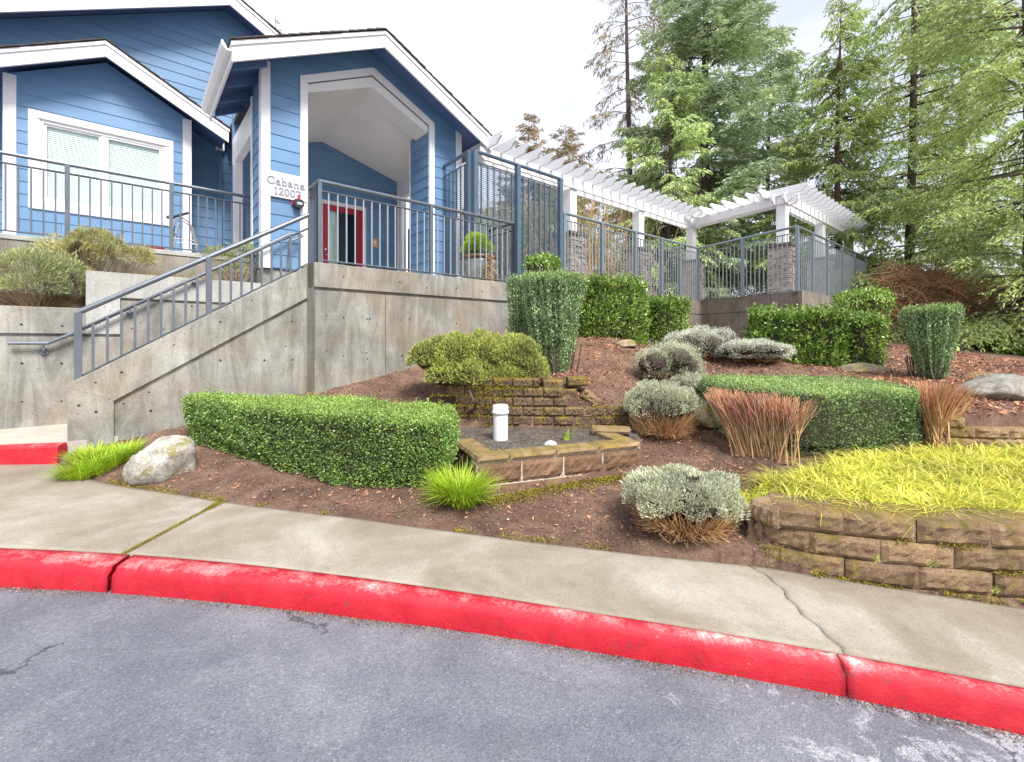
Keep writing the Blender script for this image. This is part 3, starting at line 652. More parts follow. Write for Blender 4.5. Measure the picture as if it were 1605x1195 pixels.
holes_px([(33, 509), (97, 511), (34, 570), (96, 570), (34, 630), (96, 629), (166, 463-20), (206, 515), (256, 516), (290, 463), (300, 480), (240, 440), (330, 452), (370, 462)], LB, pw)
# terrace wall carrying the far railing
T = H+1.43
tw = thing('terrace_wall', 'low mossy concrete wall under the left terrace railing', 'wall', W(0, TB, 1.8))
mb = MB(); mb.abox(-4.5, 1.78, TB, TB+.2, 1.2, T-.085); mb.build('wall_core', M['conc'], tw)
mb = MB(); mb.abox(-4.5, 1.8, TB-.015, TB+.23, T-.08, T-.01); mb.build('coping', M['conc_pale'], tw, bev=.006)
mb = MB(); mb.abox(-5, 1.75, TB+.2, 12.0, T-.2, T-.035); mb.build('terrace_floor', M['path'], None, 'structure')
Lz = H+.95
mb = MB(); mb.abox(2.7, 5.29, WB+.28, 10.7, Lz-.18, Lz); mb.abox(1.95, 2.69, 7.95, 10.7, Lz-.18, Lz); mb.build('landing_floor', M['path'], None, 'structure')
st = thing('staircase', None, None, W(0, 7.3, .5), None, 'structure')
for i in range(11):
    mb = MB(); x0 = -.35+i*.272; mb.abox(x0, x0+.30, SB+.2, LB-.001, .3, .5+.181*(i+1)); mb.build('step', M['path'], st)
# planter soil behind the planter wall
mb = MB(); mb.add([W(-4.5, LB+.2, H+.3), W(aS, LB+.2, H+.30), W(aS, TB, H+.62), W(-4.5, TB, H+.72), W(aS+.05, LB+.2, H+.80), W(3.2, LB+.2, H+.80), W(3.2, TB, H+.9), W(aS+.05, TB, H+.92)], [(0, 1, 2, 3), (4, 5, 6, 7)])
mb.build('planter_soil', M['soil'], None, 'structure')
# foundation under the portico
# ------------------------------------------------------------------ deck wall
DZ = za(880, 437, 6.9)[1]; DBF, DBR = 6.9, 4.0   # fence lines
aD0, aD1, aD2, aD3 = 4.9, 13.25, 12.55, 19.6
DTOP = H+1.235
def band(mb, p, q, z0, z1, t):   # wall length from p to q in (a,b), thickness t to the inside
    (a0, b0), (a1, b1) = p, q; d = Vector((a1-a0, b1-b0)).normalized(); n_ = Vector((-d.y, d.x))*t
    pts = [W(a0, b0), W(a1, b1), W(a1+n_.x, b1+n_.y), W(a0+n_.x, b0+n_.y)]
    mb.hexa([(x, y, z0) for x, y, _ in pts]+[(x, y, z1) for x, y, _ in pts])
DB = [(5.3, DBF-.1), (aD1, DBF-.1), (aD2, DBR-.1), (aD3, DBR-.1)]
dk = thing('deck_wall', 'brown stained concrete base wall under the pool deck fence', 'wall', W(12, 5, 1.2))
for i in range(3):
    p, q = DB[i], DB[i+1]
    mb = MB(); band(mb, p, q, .2, DTOP-.02, .22); mb.build('wall_core', M['conc_brown'], dk)
dvs = []
for i in range(3):
    p, q = Vector(DB[i]), Vector(DB[i+1]); d = (q-p).normalized(); n_ = Vector((d.y, -d.x))*.02
    e0 = .0; e1 = .02
    mb = MB(); band(mb, (p.x+n_.x, p.y+n_.y), (q.x+n_.x+d.x*e1, q.y+n_.y+d.y*e1), DTOP-.42, DTOP+.001*i, .26); mb.build('concrete_band', M['conc_brown'], dk)
    mb = MB(); band(mb, (p.x+n_.x, p.y+n_.y), (q.x+n_.x+d.x*e1*.9, q.y+n_.y+d.y*e1*.9), .2, DTOP-.45, .1); mb.build('concrete_panel', M['conc_brown'], dk)
mb = MB(); P = [W(5.3, 7.1, DTOP-.08), W(13.4, 7.1, DTOP-.08), W(12.8, 4.2, DTOP-.08), W(19.6, 4.2, DTOP-.08), W(19.6, 12, DTOP-.08), W(5.3, 12, DTOP-.08)]
mb.prism(P, (0, 0, -.15)); mb.build('deck_floor', M['path'], None, 'structure')

# ------------------------------------------------------------------ siding, trims and roofs of the building
bld = thing('house', 'blue clapboard clubhouse with white trim and an arched entrance porch', 'house', W(2, 10, T-.1))
EXPO = .212
def interval_boards(L_, R_, z0, z1, holes_, b, brk, flip=1, side=None, name='siding_board'):
    """lap boards on plane b; L_/R_ give the left and right limits at height z; holes_ = [(zlo, zhi, l(z), r(z))]"""
    nb = int(math.ceil((z1-z0)/EXPO))
    for i in range(nb):
        za_, zb_ = z0+i*EXPO, min(z1, z0+(i+1)*EXPO)
        cutz = sorted(set([za_, zb_]+[z for z in brk if za_+1e-4 < z < zb_-1e-4]))
        parts = {}
        for u, v in zip(cutz[:-1], cutz[1:]):
            m_ = (u+v)/2; e = 1e-5
            hs = [h for h in holes_ if h[0] <= m_ <= h[1]]
            segs = []; l0, l1 = L_(u+e), L_(v-e)
            for h in hs:
                segs.append((l0, l1, h[2](u+e), h[2](v-e))); l0, l1 = h[3](u+e), h[3](v-e)
            segs.append((l0, l1, R_(u+e), R_(v-e)))
            for k, sg in enumerate(segs):
                if sg[2]-sg[0] < .004 and sg[3]-sg[1] < .004: continue
                key = (k if len(segs) > 1 else ('m' if not holes_ else k)); parts.setdefault(key, []).append((u, v, sg))
        pieces = []
        for key, lst in parts.items():
            lo_ = max(max(q[2][0], q[2][1]) for q in lst); hi_ = min(min(q[2][2], q[2][3]) for q in lst)
            if hi_-lo_ > 2.0:
                c_ = lo_+(hi_-lo_)*random.uniform(.2, .8)
                pieces.append([(u, v, (g[0], g[1], c_-.002, c_-.002)) for u, v, g in lst]); pieces.append([(u, v, (c_+.002, c_+.002, g[2], g[3])) for u, v, g in lst])
            else: pieces.append(lst)
        for lst in pieces:
            mb = MB()
            for u, v, (a0, a1, a2, a3) in lst:
                a2 = max(a2, a0); a3 = max(a3, a1)
                def off(z): return .014-.011*(z-za_)/EXPO
                if side is None: pt = lambda a, z, o: W(a, b-o, z)
                else: pt = lambda a, z, o: W(side[0]+side[1]*o, a, z)
                q = [pt(a0, u, off(u)), pt(a2, u, off(u)), pt(a3, v, off(v)), pt(a1, v, off(v))]
                r_ = [pt(a0, u, -.004), pt(a2, u, -.004), pt(a3, v, -.004), pt(a1, v, -.004)]
                mb.add(q+r_, [(0, 1, 2, 3), (1, 0, 4, 5), (2, 1, 5, 6), (0, 3, 7, 4), (3, 2, 6, 7)])
            mb.build(name, M['siding'], bld)
def const(c): return lambda z: c
# --- main gable wall
mB = 11.9; mA, mZ = 1.67, H+7.40; sM = .515
Lm = lambda z: max(-5.0, mA-(mZ-z)/sM); Rm = lambda z: min(5.0, mA+(mZ-z)/sM)
interval_boards(Lm, Rm, T, mZ, [], mB, [mZ-sM*(mA+5), mZ-sM*(5-mA)])
mb = MB(); mb.wall([(-5, .3), (5, .3), (5, mZ-sM*(5-mA)), (mA, mZ), (-5, mZ-sM*(mA+5))], mB+.006, mB+.15); mb.build('wall', M['bluetrim'], bld)
# --- wing
wB = 11.2; wA, wZ = -.3, H+5.12; sW = .535; wl, wr = -1.55, .945
wins = (za(44, 171, wB)[0], za(271, 222, wB)[0], za(44, 326, wB)[1], za(44, 171, wB)[1])
hole = [(wins[2]+.05, wins[3]-.05, const(wins[0]+.05), const(wins[1]-.05))]
Lw = lambda z: max(wl, wA-(wZ-z)/sW); Rw = lambda z: min(wr, wA+(wZ-z)/sW)
interval_boards(Lw, Rw, T, wZ, hole, wB, [wZ-sW*(wr-wA), wZ-sW*(wA-wl), hole[0][0], hole[0][1]])
zw = wZ-sW*(wr-wA)
interval_boards(const(wB+.01), const(mB), T, zw, [], 0, [], side=(wr, 1)); interval_boards(const(wB+.01), const(mB), T, zw, [], 0, [], side=(wl, -1))
mb = MB(); h0, h1, h2, h3 = wins[0]+.06, wins[1]-.06, wins[2]+.06, wins[3]-.06
for poly in ([(wl, T-.2), (h0, T-.2), (h0, zw), (wl, zw)], [(h1, T-.2), (wr, T-.2), (wr, zw), (h1, zw)], [(h0, T-.2), (h1, T-.2), (h1, h2), (h0, h2)], [(h0, h3), (h1, h3), (h1, zw), (h0, zw)], [(wl, zw), (wr, zw), (wA, wZ)]): mb.wall(poly, wB+.006, wB+.1)
mb.abox(wr-.1, wr-.003, wB+.1, mB, T-.2, zw); mb.abox(wl+.003, wl+.1, wB+.1, mB, T-.2, zw)
mb.build('wall', M['bluetrim'], bld)
def ctrim(a0, a1, b, z0, z1, nm='corner_trim', t=.03, mat='white'):
    mb = MB(); mb.abox(a0, a1, b-t, b+.002, z0, z1); mb.build(nm, M[mat], bld, bev=.003)
ctrim(wr-.11, wr+.035, wB, T, zw-.0); ctrim(wl-.035, wl+.12, wB, T, zw)
mb = MB(); mb.abox(wr+.012, wr+.035, wB+.003, wB+.12, T, zw); mb.build('corner_trim', M['white'], bld)
# --- rake boards, soffits and shingled roofs
def roof(A, Z, s, half0, half1, b0, b1, th=.26, name='roof', stop=None):
    """gable roof: ridge at (A, Z) top, eaves at A-half0 and A+half1"""
    for sg, hf in ((-1, half0), (1, half1)):
        Ae, Ze = A+sg*hf, Z-s*hf; full = b1
        if stop and sg < 0:
            full = stop[0]; An, Zn = A-stop[1], Z-s*stop[1]
            mb = MB(); mb.wall([(A, Z+.001), (A, Z-.10), (An, Zn-.10), (An, Zn+.001)], full, b1); mb.build(name, M['shingle'], bld)
        b1_ = full
        mb = MB(); mb.wall([(A, Z), (A, Z-.07), (Ae, Ze-.07), (Ae, Ze)], b0+.04, b1_); mb.build(name, M['shingle'], bld)
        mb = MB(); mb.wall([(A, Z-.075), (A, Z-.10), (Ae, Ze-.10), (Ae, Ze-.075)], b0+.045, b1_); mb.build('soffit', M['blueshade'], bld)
        # rake fascia and its crown strip
        mb = MB(); mb.wall([(A, Z-.03), (A, Z-.03-th), (Ae, Ze-.03-th), (Ae, Ze-.03)], b0, b0+.038); mb.build('fascia', M['white'], bld)
        mb = MB(); mb.wall([(A, Z-.025), (A, Z-.085), (Ae+sg*.015, Ze-.085), (Ae+sg*.015, Ze-.025)], b0-.022, b0-.001); mb.build('fascia_strip', M['white'], bld)
        # shingle courses stepping out along the rake
        ln = math.hypot(hf, s*hf); nsh = max(4, int(ln/.16)); mb = MB()
        for i in range(nsh):
            t0, t1 = i/nsh, (i+1.25)/nsh; t1 = min(t1, 1.015)
            u0, u1 = A+sg*hf*t0, A+sg*hf*t1; z0_, z1_ = Z-s*hf*t0, Z-s*hf*t1
            jj = random.uniform(0, .02)
            mb.wall([(u0, z0_+.004), (u1, z1_+.022), (u1, z1_+.002), (u0, z0_-.006)], b0-.035-jj, b1_)
        mb.build('shingles', M['shingle'], bld, 'stuff')
roof(mA, H+7.52, sM, 6.9, 2.9, 11.35, 17.5, .27)
roof(wA, H+5.32, sW, 1.92, 1.86, 10.75, 11.85, .26)
pA, pZr = 3.38, H+5.36; sP = .505
roof(pA, pZr, sP, 2.27, 2.32, 7.38, 11.85, .27, stop=(9.75, 1.76))
# eave gutters
def gutter(a, z, b0, b1, sg):
    mb = MB(); pr = [(0, 0), (0, -.115), (sg*.06, -.125), (sg*.115, -.07), (sg*.125, -.0), (sg*.105, -.0), (sg*.05, -.10), (sg*.012, -.09), (sg*.012, 0)]
    mb.wall([(a+x, z+y) for x, y in pr], b0, b1); mb.build('gutter', M['white'], bld)
eP = pZr-sP*2.27; gutter(pA-2.27, eP-.03, 7.4, 9.72, -1)
mb = MB(); mb.abox(pA-2.27, pA-2.24, 7.42, 9.73, eP-.26, eP-.035); mb.build('eave_fascia', M['white'], bld)
eP2 = pZr-sP*2.32
mb = MB(); mb.abox(pA+2.29, pA+2.32, 7.42, 11.8, eP2-.24, eP2-.035); mb.build('eave_fascia', M['white'], bld)
# rafter tails seen under the left eave of the porch
for i in range(4):
    b_ = 7.75+i*.6; mb = MB()
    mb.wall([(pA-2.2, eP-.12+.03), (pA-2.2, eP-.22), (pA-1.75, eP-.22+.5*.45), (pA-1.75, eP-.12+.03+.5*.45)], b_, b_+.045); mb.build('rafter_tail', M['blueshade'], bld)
# downspout on the recess wall
da = ray_b(344, 300, mB-.06)[0]
mb = MB(); mb.abox(da-.04, da+.045, mB-.075, mB-.016, T, za(340, 236, mB)[1]); mb.build('downspout', M['bluetrim'], bld, bev=.008)
mb = MB(); ze = H+5.32-sW*1.86-.14
zd_ = za(340, 236, mB)[1]; mb.abox(da-.075, da+.08, mB-.13, mB-.014, zd_-.02, zd_+.16); mb.build('downspout_elbow', M['white'], bld)
# --- window of the wing
win_l = thing if False else None
def framebox(mb, a0, a1, z0, z1, t, b0, b1):
    mb.abox(a0, a0+t, b0, b1, z0, z1); mb.abox(a1-t, a1, b0, b1, z0, z1); mb.abox(a0+t, a1-t, b0, b1, z1-t, z1); mb.abox(a0+t, a1-t, b0, b1, z0, z0+t)
w0, w1, w2, w3 = wins
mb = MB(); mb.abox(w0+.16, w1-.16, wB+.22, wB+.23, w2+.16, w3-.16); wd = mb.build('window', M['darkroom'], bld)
mb = MB(); framebox(mb, w0, w1, w2, w3, .135, wB-.035, wB+.0); mb.abox(w0+.10, w1-.05, wB-.05, wB-.036, w3-.125, w3-.105); mb.build('window_trim', M['white'], wd)
mb = MB(); framebox(mb, w0+.136, w1-.136, w2+.136, w3-.136, .045, wB-.015, wB+.09)
mid_a = za(162, 270, wB)[0]
mb.abox(mid_a-.03, mid_a+.03, wB-.005, wB+.06, w2+.181, w3-.181); mb.build('window_frame', M['pvc'], wd)
for x0, x1, d in ((w0+.182, mid_a-.031, .012), (mid_a+.031, w1-.182, .0)):
    mb = MB(); framebox(mb, x0, x1, w2+.182, w3-.182, .035, wB+.0+d, wB+.04+d); mb.build('sash', M['pvc'], wd)
    mb = MB(); mb.abox(x0+.035, x1-.035, wB+.02+d, wB+.026+d, w2+.217, w3-.217); mb.build('pane', M['glass'], wd)
zb_ = w2+.22; k = 0
mb = MB()
while zb_ < w3-.2:
    mb.hexa([W(w0+.2, wB+.052, zb_), W(w1-.2, wB+.052, zb_), W(w1-.2, wB+.066, zb_+.031), W(w0+.2, wB+.066, zb_+.031), W(w0+.2, wB+.050, zb_+.0015), W(w1-.2, wB+.050, zb_+.0015), W(w1-.2, wB+.064, zb_+.0325), W(w0+.2, wB+.064, zb_+.0325)]); zb_ += .034
mb.abox(w0+.2, w1-.2, wB+.075, wB+.078, w2+.2, w3-.2); mb.build('blind', M['blind'], wd)

# --- porch (portico)
pB = 7.95; pl, pr = 1.61, 5.28; base = H+1.17
oc = 3.40; ol, orr_ = 2.215+.055, 4.61-.055; oz, os = H+4.88-.04, .49; oe = oz-os*(oc-ol)   # opening inner outline
tw_ = .115
def pL(z): return max(pl, pA-(pZr-.1-z)/sP)
def pR(z): return min(pr, pA+(pZr-.1-z)/sP)
e1 = oe+.05
hf = [(base-1, oe, const(ol-tw_+.02), const(orr_+tw_-.02)), (oe, oz+.12, lambda z: max(ol-tw_+.02, oc-(oz+.1-z)/os), lambda z: min(orr_+tw_-.02, oc+(oz+.1-z)/os))]
interval_boards(pL, pR, base, pZr-.12, hf, pB, [oe, oz+.1, pZr-.1-sP*(pA-pl), pZr-.1-sP*(pr-pA), oz+.1-os*(oc-ol+tw_-.02)])
zpl = pZr-.1-sP*(pA-pl)
# solid piers and gable behind the boards
mb = MB()
mb.abox(pl+.006, ol+.0, pB+.006, pB+.75, base-.02, oe); mb.abox(orr_, pr-.006, pB+.006, pB+.75, base-.02, oe)
mb.wall([(pl+.006, oe), (ol, oe), (oc, oz), (oc, pZr-.12), (pA, pZr-.12), (pl+.006, zpl)], pB+.006, pB+.5)
mb.wall([(orr_, oe), (pr-.006, oe), (pr-.006, zpl), (pA+.02, pZr-.12), (oc, pZr-.125), (oc, oz)], pB+.006, pB+.5)
mb.build('wall', M['bluetrim'], bld)
mb = MB(); mb.abox(pl-.02, ol, pB+.03, pB+.75, Lz-.3, base-.03); mb.abox(orr_, pr+.02, pB+.03, pB+.75, Lz-.3, base-.03); mb.build('foundation', M['conc'], bld, 'stuff')
# pier sides
interval_boards(const(pB+.01), const(pB+.75), base, zpl-.25, [], 0, [], side=(pl, -1))
interval_boards(const(pB+.01), const(pB+.72), base, oe-.1, [], 0, [], side=(orr_, -1))
interval_boards(const(pB+.01), const(pB+.72), base, zpl-.25, [], 0, [], side=(pr, 1))
for a0, a1 in ((pl-.03, pl+.10), (pr-.10, pr+.03)): ctrim(a0, a1, pB-.014, base-.02, zpl+.03)
ctrim(pl-.03, pl-.014, pB+.13, base-.02, zpl-.1); 
for a0, a1 in ((pl-.03, pl-.012), (pr+.012, pr+.03)):
    mb = MB(); mb.abox(a0, a1, pB-.011, pB+.10, base-.02, zpl-.06); mb.build('corner_trim', M['white'], bld)
    mb = MB(); mb.abox(a0, a1, pB+.67, pB+.77, base-.02, zpl-.26); mb.build('corner_trim', M['white'], bld)
# opening trim
mb = MB(); bt0, bt1 = pB-.036, pB+.03
mb.wall([(ol-tw_, base-.02), (ol, base-.02), (ol, oe), (oc, oz), (oc, oz+tw_*1.12), (ol-tw_, oe+tw_*.55)], bt0, bt1)
mb.wall([(orr_, base-.02), (orr_+tw_, base-.02), (orr_+tw_, oe+tw_*.55), (oc, oz+tw_*1.12), (oc, oz), (orr_, oe)], bt0, bt1)
mb.build('opening_trim', M['white'], bld)
# pier inner edge white boards (rear corner)
mb = MB(); mb.abox(orr_-.012, orr_+.08, pB+.755, pB+.79, Lz, oe); mb.build('corner_trim', M['white'], bld)
# ceiling band and vault
bb = 10.6; mb = MB()
mb.wall([(ol, oe-.01), (oc, oz-.012), (oc, oz-.20), (ol, oe-.15)], pB+.035, pB+.50)
mb.wall([(oc, oz-.012), (orr_, oe-.01), (orr_, oe-.15), (oc, oz-.20)], pB+.035, pB+.50)
mb.build('ceiling_band', M['soffit'], bld)
rz0, rz1 = oz-.19, H+4.50; sz0, sz1 = H+4.02, H+3.98; la, ra = 1.66, 5.22
mb = MB(); R0, R1 = W(oc, pB+.5, rz0), W(oc-.05, bb, rz1)
for s0, s1 in ((W(la, pB+.5, sz0), W(la, bb, sz1)), (W(ra, pB+.5, sz0), W(ra, bb, sz1))):
    q = [R0, R1, s1, s0]; mb.prism(q, (0, 0, .04))
mb.build('ceiling', M['soffit'], bld)
# side beams (white inside faces) over the side openings
for a0, a1 in ((pl-.005, pl+.12), (pr-.12, pr+.0)):
    mb = MB(); mb.abox(a0, a1, pB+.78, bb+.02, H+3.55, H+4.05); mb.build('side_beam', M['white'], bld)
    mb = MB(); mb.abox(a0-.01, a1+.01, bb-.25, bb-.12, Lz, H+3.55); mb.build('porch_post', M['white'], bld)
# back wall with the door
dl, dr = za(505, 380, bb)[0], za(567, 380, bb)[0]; dz = za(535, 325, bb)[1]
gb = lambda z: .0
Lb = lambda z: max(pl+.1, oc-.05-(rz1-z)/.30); Rb = lambda z: min(pr-.1, oc-.05+(rz1-z)/.30)
interval_boards(Lb, Rb, Lz, rz1, [(Lz-.1, dz+.04, const(dl-.08), const(dr+.08))], bb, [dz+.04, rz1-.30*(oc-.05-pl-.1), rz1-.30*(pr-.1-oc+.05)])
mb = MB(); mb.abox(pl, dl-.05, bb+.006, bb+.12, Lz-.2, H+4.0); mb.abox(dr+.05, pr, bb+.006, bb+.12, Lz-.2, H+4.0); mb.wall([(dl-.05, dz+.03), (dr+.05, dz+.03), (dr+.05, H+4.6), (dl-.05, H+4.6)], bb+.006, bb+.12)
mb.wall([(pl, H+4.0), (dl-.05, H+4.0), (dl-.05, H+4.6), (pl, H+4.6)], bb+.006, bb+.12); mb.wall([(dr+.05, H+4.0), (pr, H+4.0), (pr, H+4.6), (dr+.05, H+4.6)], bb+.006, bb+.12)
mb.abox(2.0, 5.0, bb+1.0, bb+1.1, Lz, H+4.5); mb.build('wall', M['bluetrim'], bld)
mb = MB(); mb.abox(pr-.12, pr-.02, bb-.03, bb-.016, Lz, H+4.0); mb.build('corner_trim', M['white'], bld)
# portico side room: left wall between the wing recess and the porch
mb = MB(); framebox(mb, dl-.09, dr+.09, Lz-.1, dz+.09, .085, bb-.035, bb+.0); door_case = mb.build('door_casing', M['white'], bld)
door = thing('door', None, None, W(dl, bb, Lz)); door.parent = bld; door.location = Vector(W(dl, bb, Lz))-ORG[bld.name]
ORG[door.name] = Vector(W(dl, bb, Lz))
mb = MB(); framebox(mb, dl, dr, Lz+.01, dz, .125, bb-.012, bb+.03); mb.abox(dl+.12, dr-.12, bb-.011, bb+.029, Lz+.13, Lz+.3); mb.build('door_leaf', M['red'], door)
mb = MB(); mb.abox(dl+.125, dr-.125, bb+.005, bb+.011, Lz+.3, dz-.125); mb.build('pane', M['glass'], door)
mb = MB(); mb.tube([W(dl+.06, bb-.02, Lz+1.0), W(dl+.06, bb-.07, Lz+1.0), W(dl+.16, bb-.07, Lz+1.0)], .013, 8); mb.lathe(W(dl+.06, bb-.03, Lz+1.13), [(0, -.02), (.022, -.02), (.022, .02), (0, .02)], 10); mb.build('handle', M['steel'], door)
mb = MB(); mb.abox(dl+.01, dl+.38, bb+.12, bb+.16, Lz, dz)
for i in range(9): mb.abox(dl+.02+i*.04, dl+.035+i*.04, bb+.10, bb+.12, Lz, dz)
mb.build('curtain', M['blind'], door)
mb = MB(); 
for i in range(16): mb.abox(dl+.42, dl+.62, bb+.3, bb+.303, Lz+.1+i*.05, Lz+.13+i*.05)
mb.build('blind', M['blind'], door)
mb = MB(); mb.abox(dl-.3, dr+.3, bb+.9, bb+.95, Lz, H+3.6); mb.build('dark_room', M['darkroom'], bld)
# recessed ceiling lamp
ca, cz = 4.05, 0
def ceil_z(a, b): t = (b-pB-.5)/(bb-pB-.5); r_ = rz0+(rz1-rz0)*t; s_ = sz0+(sz1-sz0)*t; return r_+(s_-r_)*(a-oc)/(ra-oc)
lb_ = 9.35; cz = ceil_z(ca, lb_)
lt = thing('ceiling_lamp', 'small round recessed lamp in the white porch ceiling', 'lamp', W(ca, lb_, cz))
mb = MB(); c = W(ca, lb_, cz); mb.lathe(c, [(.075, .02), (.10, .02), (.105, -.012), (.078, -.016), (.075, .02)], 20)
tilt = math.atan((sz0-rz0)/(ra-oc))
def tiltv(v): x, y, z = v; a_ = CT*(x-c[0])+ST*(y-c[1]); return (x, y, z+a_*(sz0-rz0)/(ra-oc))
mb.v = [tiltv(v) for v in mb.v]; mb.build('lamp_ring', M['soffit'], lt)
mb = MB(); mb.lathe(c, [(0, -.004), (.074, -.004)], 20); mb.v = [tiltv(v) for v in mb.v]; mb.build('lamp_lens', M['lampglass'], lt)
# orange plaque by the door
pa_, pz_ = za(587, 381, bb-.02); pq = thing('wall_plaque', 'small orange plaque on the blue wall right of the red door', 'sign', W(pa_, bb-.02, pz_))
mb = MB(); mb.abox(pa_-.07, pa_+.07, bb-.028, bb-.016, pz_-.11, pz_+.11); mb.build('plaque', M['orange'], pq, bev=.003)
mb = MB(); mb.abox(pa_-.03, pa_+.035, bb-.031, bb-.0285, pz_-.03, pz_+.05); mb.abox(pa_-.045, pa_+.045, bb-.031, bb-.0285, pz_-.075, pz_-.06); mb.build('pictogram', M['signw'], pq)

# ------------------------------------------------------------------ lettered sign
def strokes(mb, paths, a0, z0, s, b, w=.135, dep=.012):
    """broad-nib strokes: thick where the stroke runs up and down, thin across"""
    for P in paths:
        for (x0, y0), (x1, y1) in zip(P[:-1], P[1:]):
            dx, dy = x1-x0, y1-y0; ln = math.hypot(dx, dy)+1e-9; th = w*(.38+.62*abs(dy)/ln); ex = dx/ln*.02; ey = dy/ln*.02
            nx_, ny_ = -dy/ln*th/2, dx/ln*th/2
            q = [(x0-ex+nx_, y0-ey+ny_), (x0-ex-nx_, y0-ey-ny_), (x1+ex-nx_, y1+ey-ny_), (x1+ex+nx_, y1+ey+ny_)]
            mb.wall([(a0+x*s, z0+y*s) for x, y in q], b-dep*random.uniform(.9, 1.1), b)
def arc(cx, cy, rx, ry, t0, t1, n=14): return [(cx+rx*math.cos(math.radians(t0+(t1-t0)*i/n)), cy+ry*math.sin(math.radians(t0+(t1-t0)*i/n))) for i in range(n+1)]
GL = {
 'C': (.74, [arc(.40, .36, .34, .36, 48, 312, 22), [(.66, .50), (.66, .70)], [(.645, .12), (.66, .24)]]),
 'a': (.50, [[(.10, .36), (.12, .42)], arc(.22, .32, .14, .13, 150, 0, 8)+[(.36, .06), (.42, .0), (.47, .03)], [(.36, .27)]+arc(.20, .13, .13, .13, 80, 300, 10)+[(.36, .09)]]),
 'b': (.56, [[(.03, .72), (.12, .74), (.12, .02)], arc(.28, .22, .20, .22, 150, -150, 20)]),
 'n': (.58, [[(.03, .42), (.12, .44), (.12, .0)], [(.04, 0), (.20, 0)], arc(.28, .30, .155, .14, 165, 0, 8)+[(.435, 0)], [(.35, 0), (.52, 0)]]),
 '1': (.40, [[(.06, .60), (.20, .70), (.20, 0)], [(.08, 0), (.32, 0)]]),
 '2': (.50, [arc(.22, .51, .17, .19, 160, -30, 10)+[(.05, .04)], [(.04, .02), (.42, .02)], [(.42, .02), (.44, .12)]]),
 '0': (.52, [arc(.24, .35, .19, .35, 0, 360, 26)]),
 '7': (.48, [[(.05, .60), (.06, .69)], [(.05, .69), (.43, .69)], [(.43, .69), (.18, 0)]])}
def word(mb, txt, a0, z0, s, b, track=.05):
    x = a0
    for ch in txt:
        adv, P = GL[ch]; strokes(mb, P, x, z0, s, b); x += (adv+track)*s
    return x
def wlen(txt, s, track=.05): return sum((GL[c][0]+track)*s for c in txt)-track*s
sb_ = pB-.052
s0a, s0z = za(415, 264, sb_); s1a, s1z = za(481, 326, sb_); 
ssg = thing('address_sign', 'white sign lettered Cabana 12007 on the porch pillar', 'sign', W((s0a+s1a)/2, sb_, s0z))
zt_ = za(418, 266, sb_)[1]; zb2 = za(418, 306, sb_)[1]
mb = MB(); mb.abox(s0a, s1a, sb_, sb_+.012, zb2, zt_); mb.build('sign_panel', M['signw'], ssg, bev=.002)
wdt = s1a-s0a; hh_ = zt_-zb2
s1 = (wdt*.90)/wlen('Cabana', 1); mb = MB(); word(mb, 'Cabana', s0a+wdt*.04, zt_-hh_*.50, s1, sb_-.001)
s2 = (wdt*.64)/wlen('12007', 1); word(mb, '12007', s0a+wdt*.20, zb2+hh_*.12, s2, sb_-.001)
mb.build('lettering', M['letter'], ssg)
# alarm strobe under the sign
sa, sz_ = za(466, 318, pB-.06)
al = thing('alarm_strobe', 'small black and red alarm strobe under the address sign', 'alarm', W(sa, pB-.03, sz_))
mb = MB(); mb.abox(sa-.085, sa+.075, pB-.04, pB-.0145, sz_-.05, sz_+.06); mb.abox(sa+.0, sa+.045, pB-.075, pB-.041, sz_+.02, sz_+.13); mb.build('alarm_base', M['redpl'], al, bev=.004)
mb = MB(); mb.wall([(sa-.06, sz_+.04), (sa-.075, sz_-.05), (sa-.045, sz_-.10), (sa+.045, sz_-.10), (sa+.085, sz_-.05), (sa+.07, sz_+.04)], pB-.14, pB-.041); mb.build('alarm_horn', M['black'], al, bev=.01)
mb = MB(); mb.abox(sa-.03, sa+.05, pB-.148, pB-.141, sz_-.05, sz_-.01); mb.build('alarm_lens', M['steel'], al)
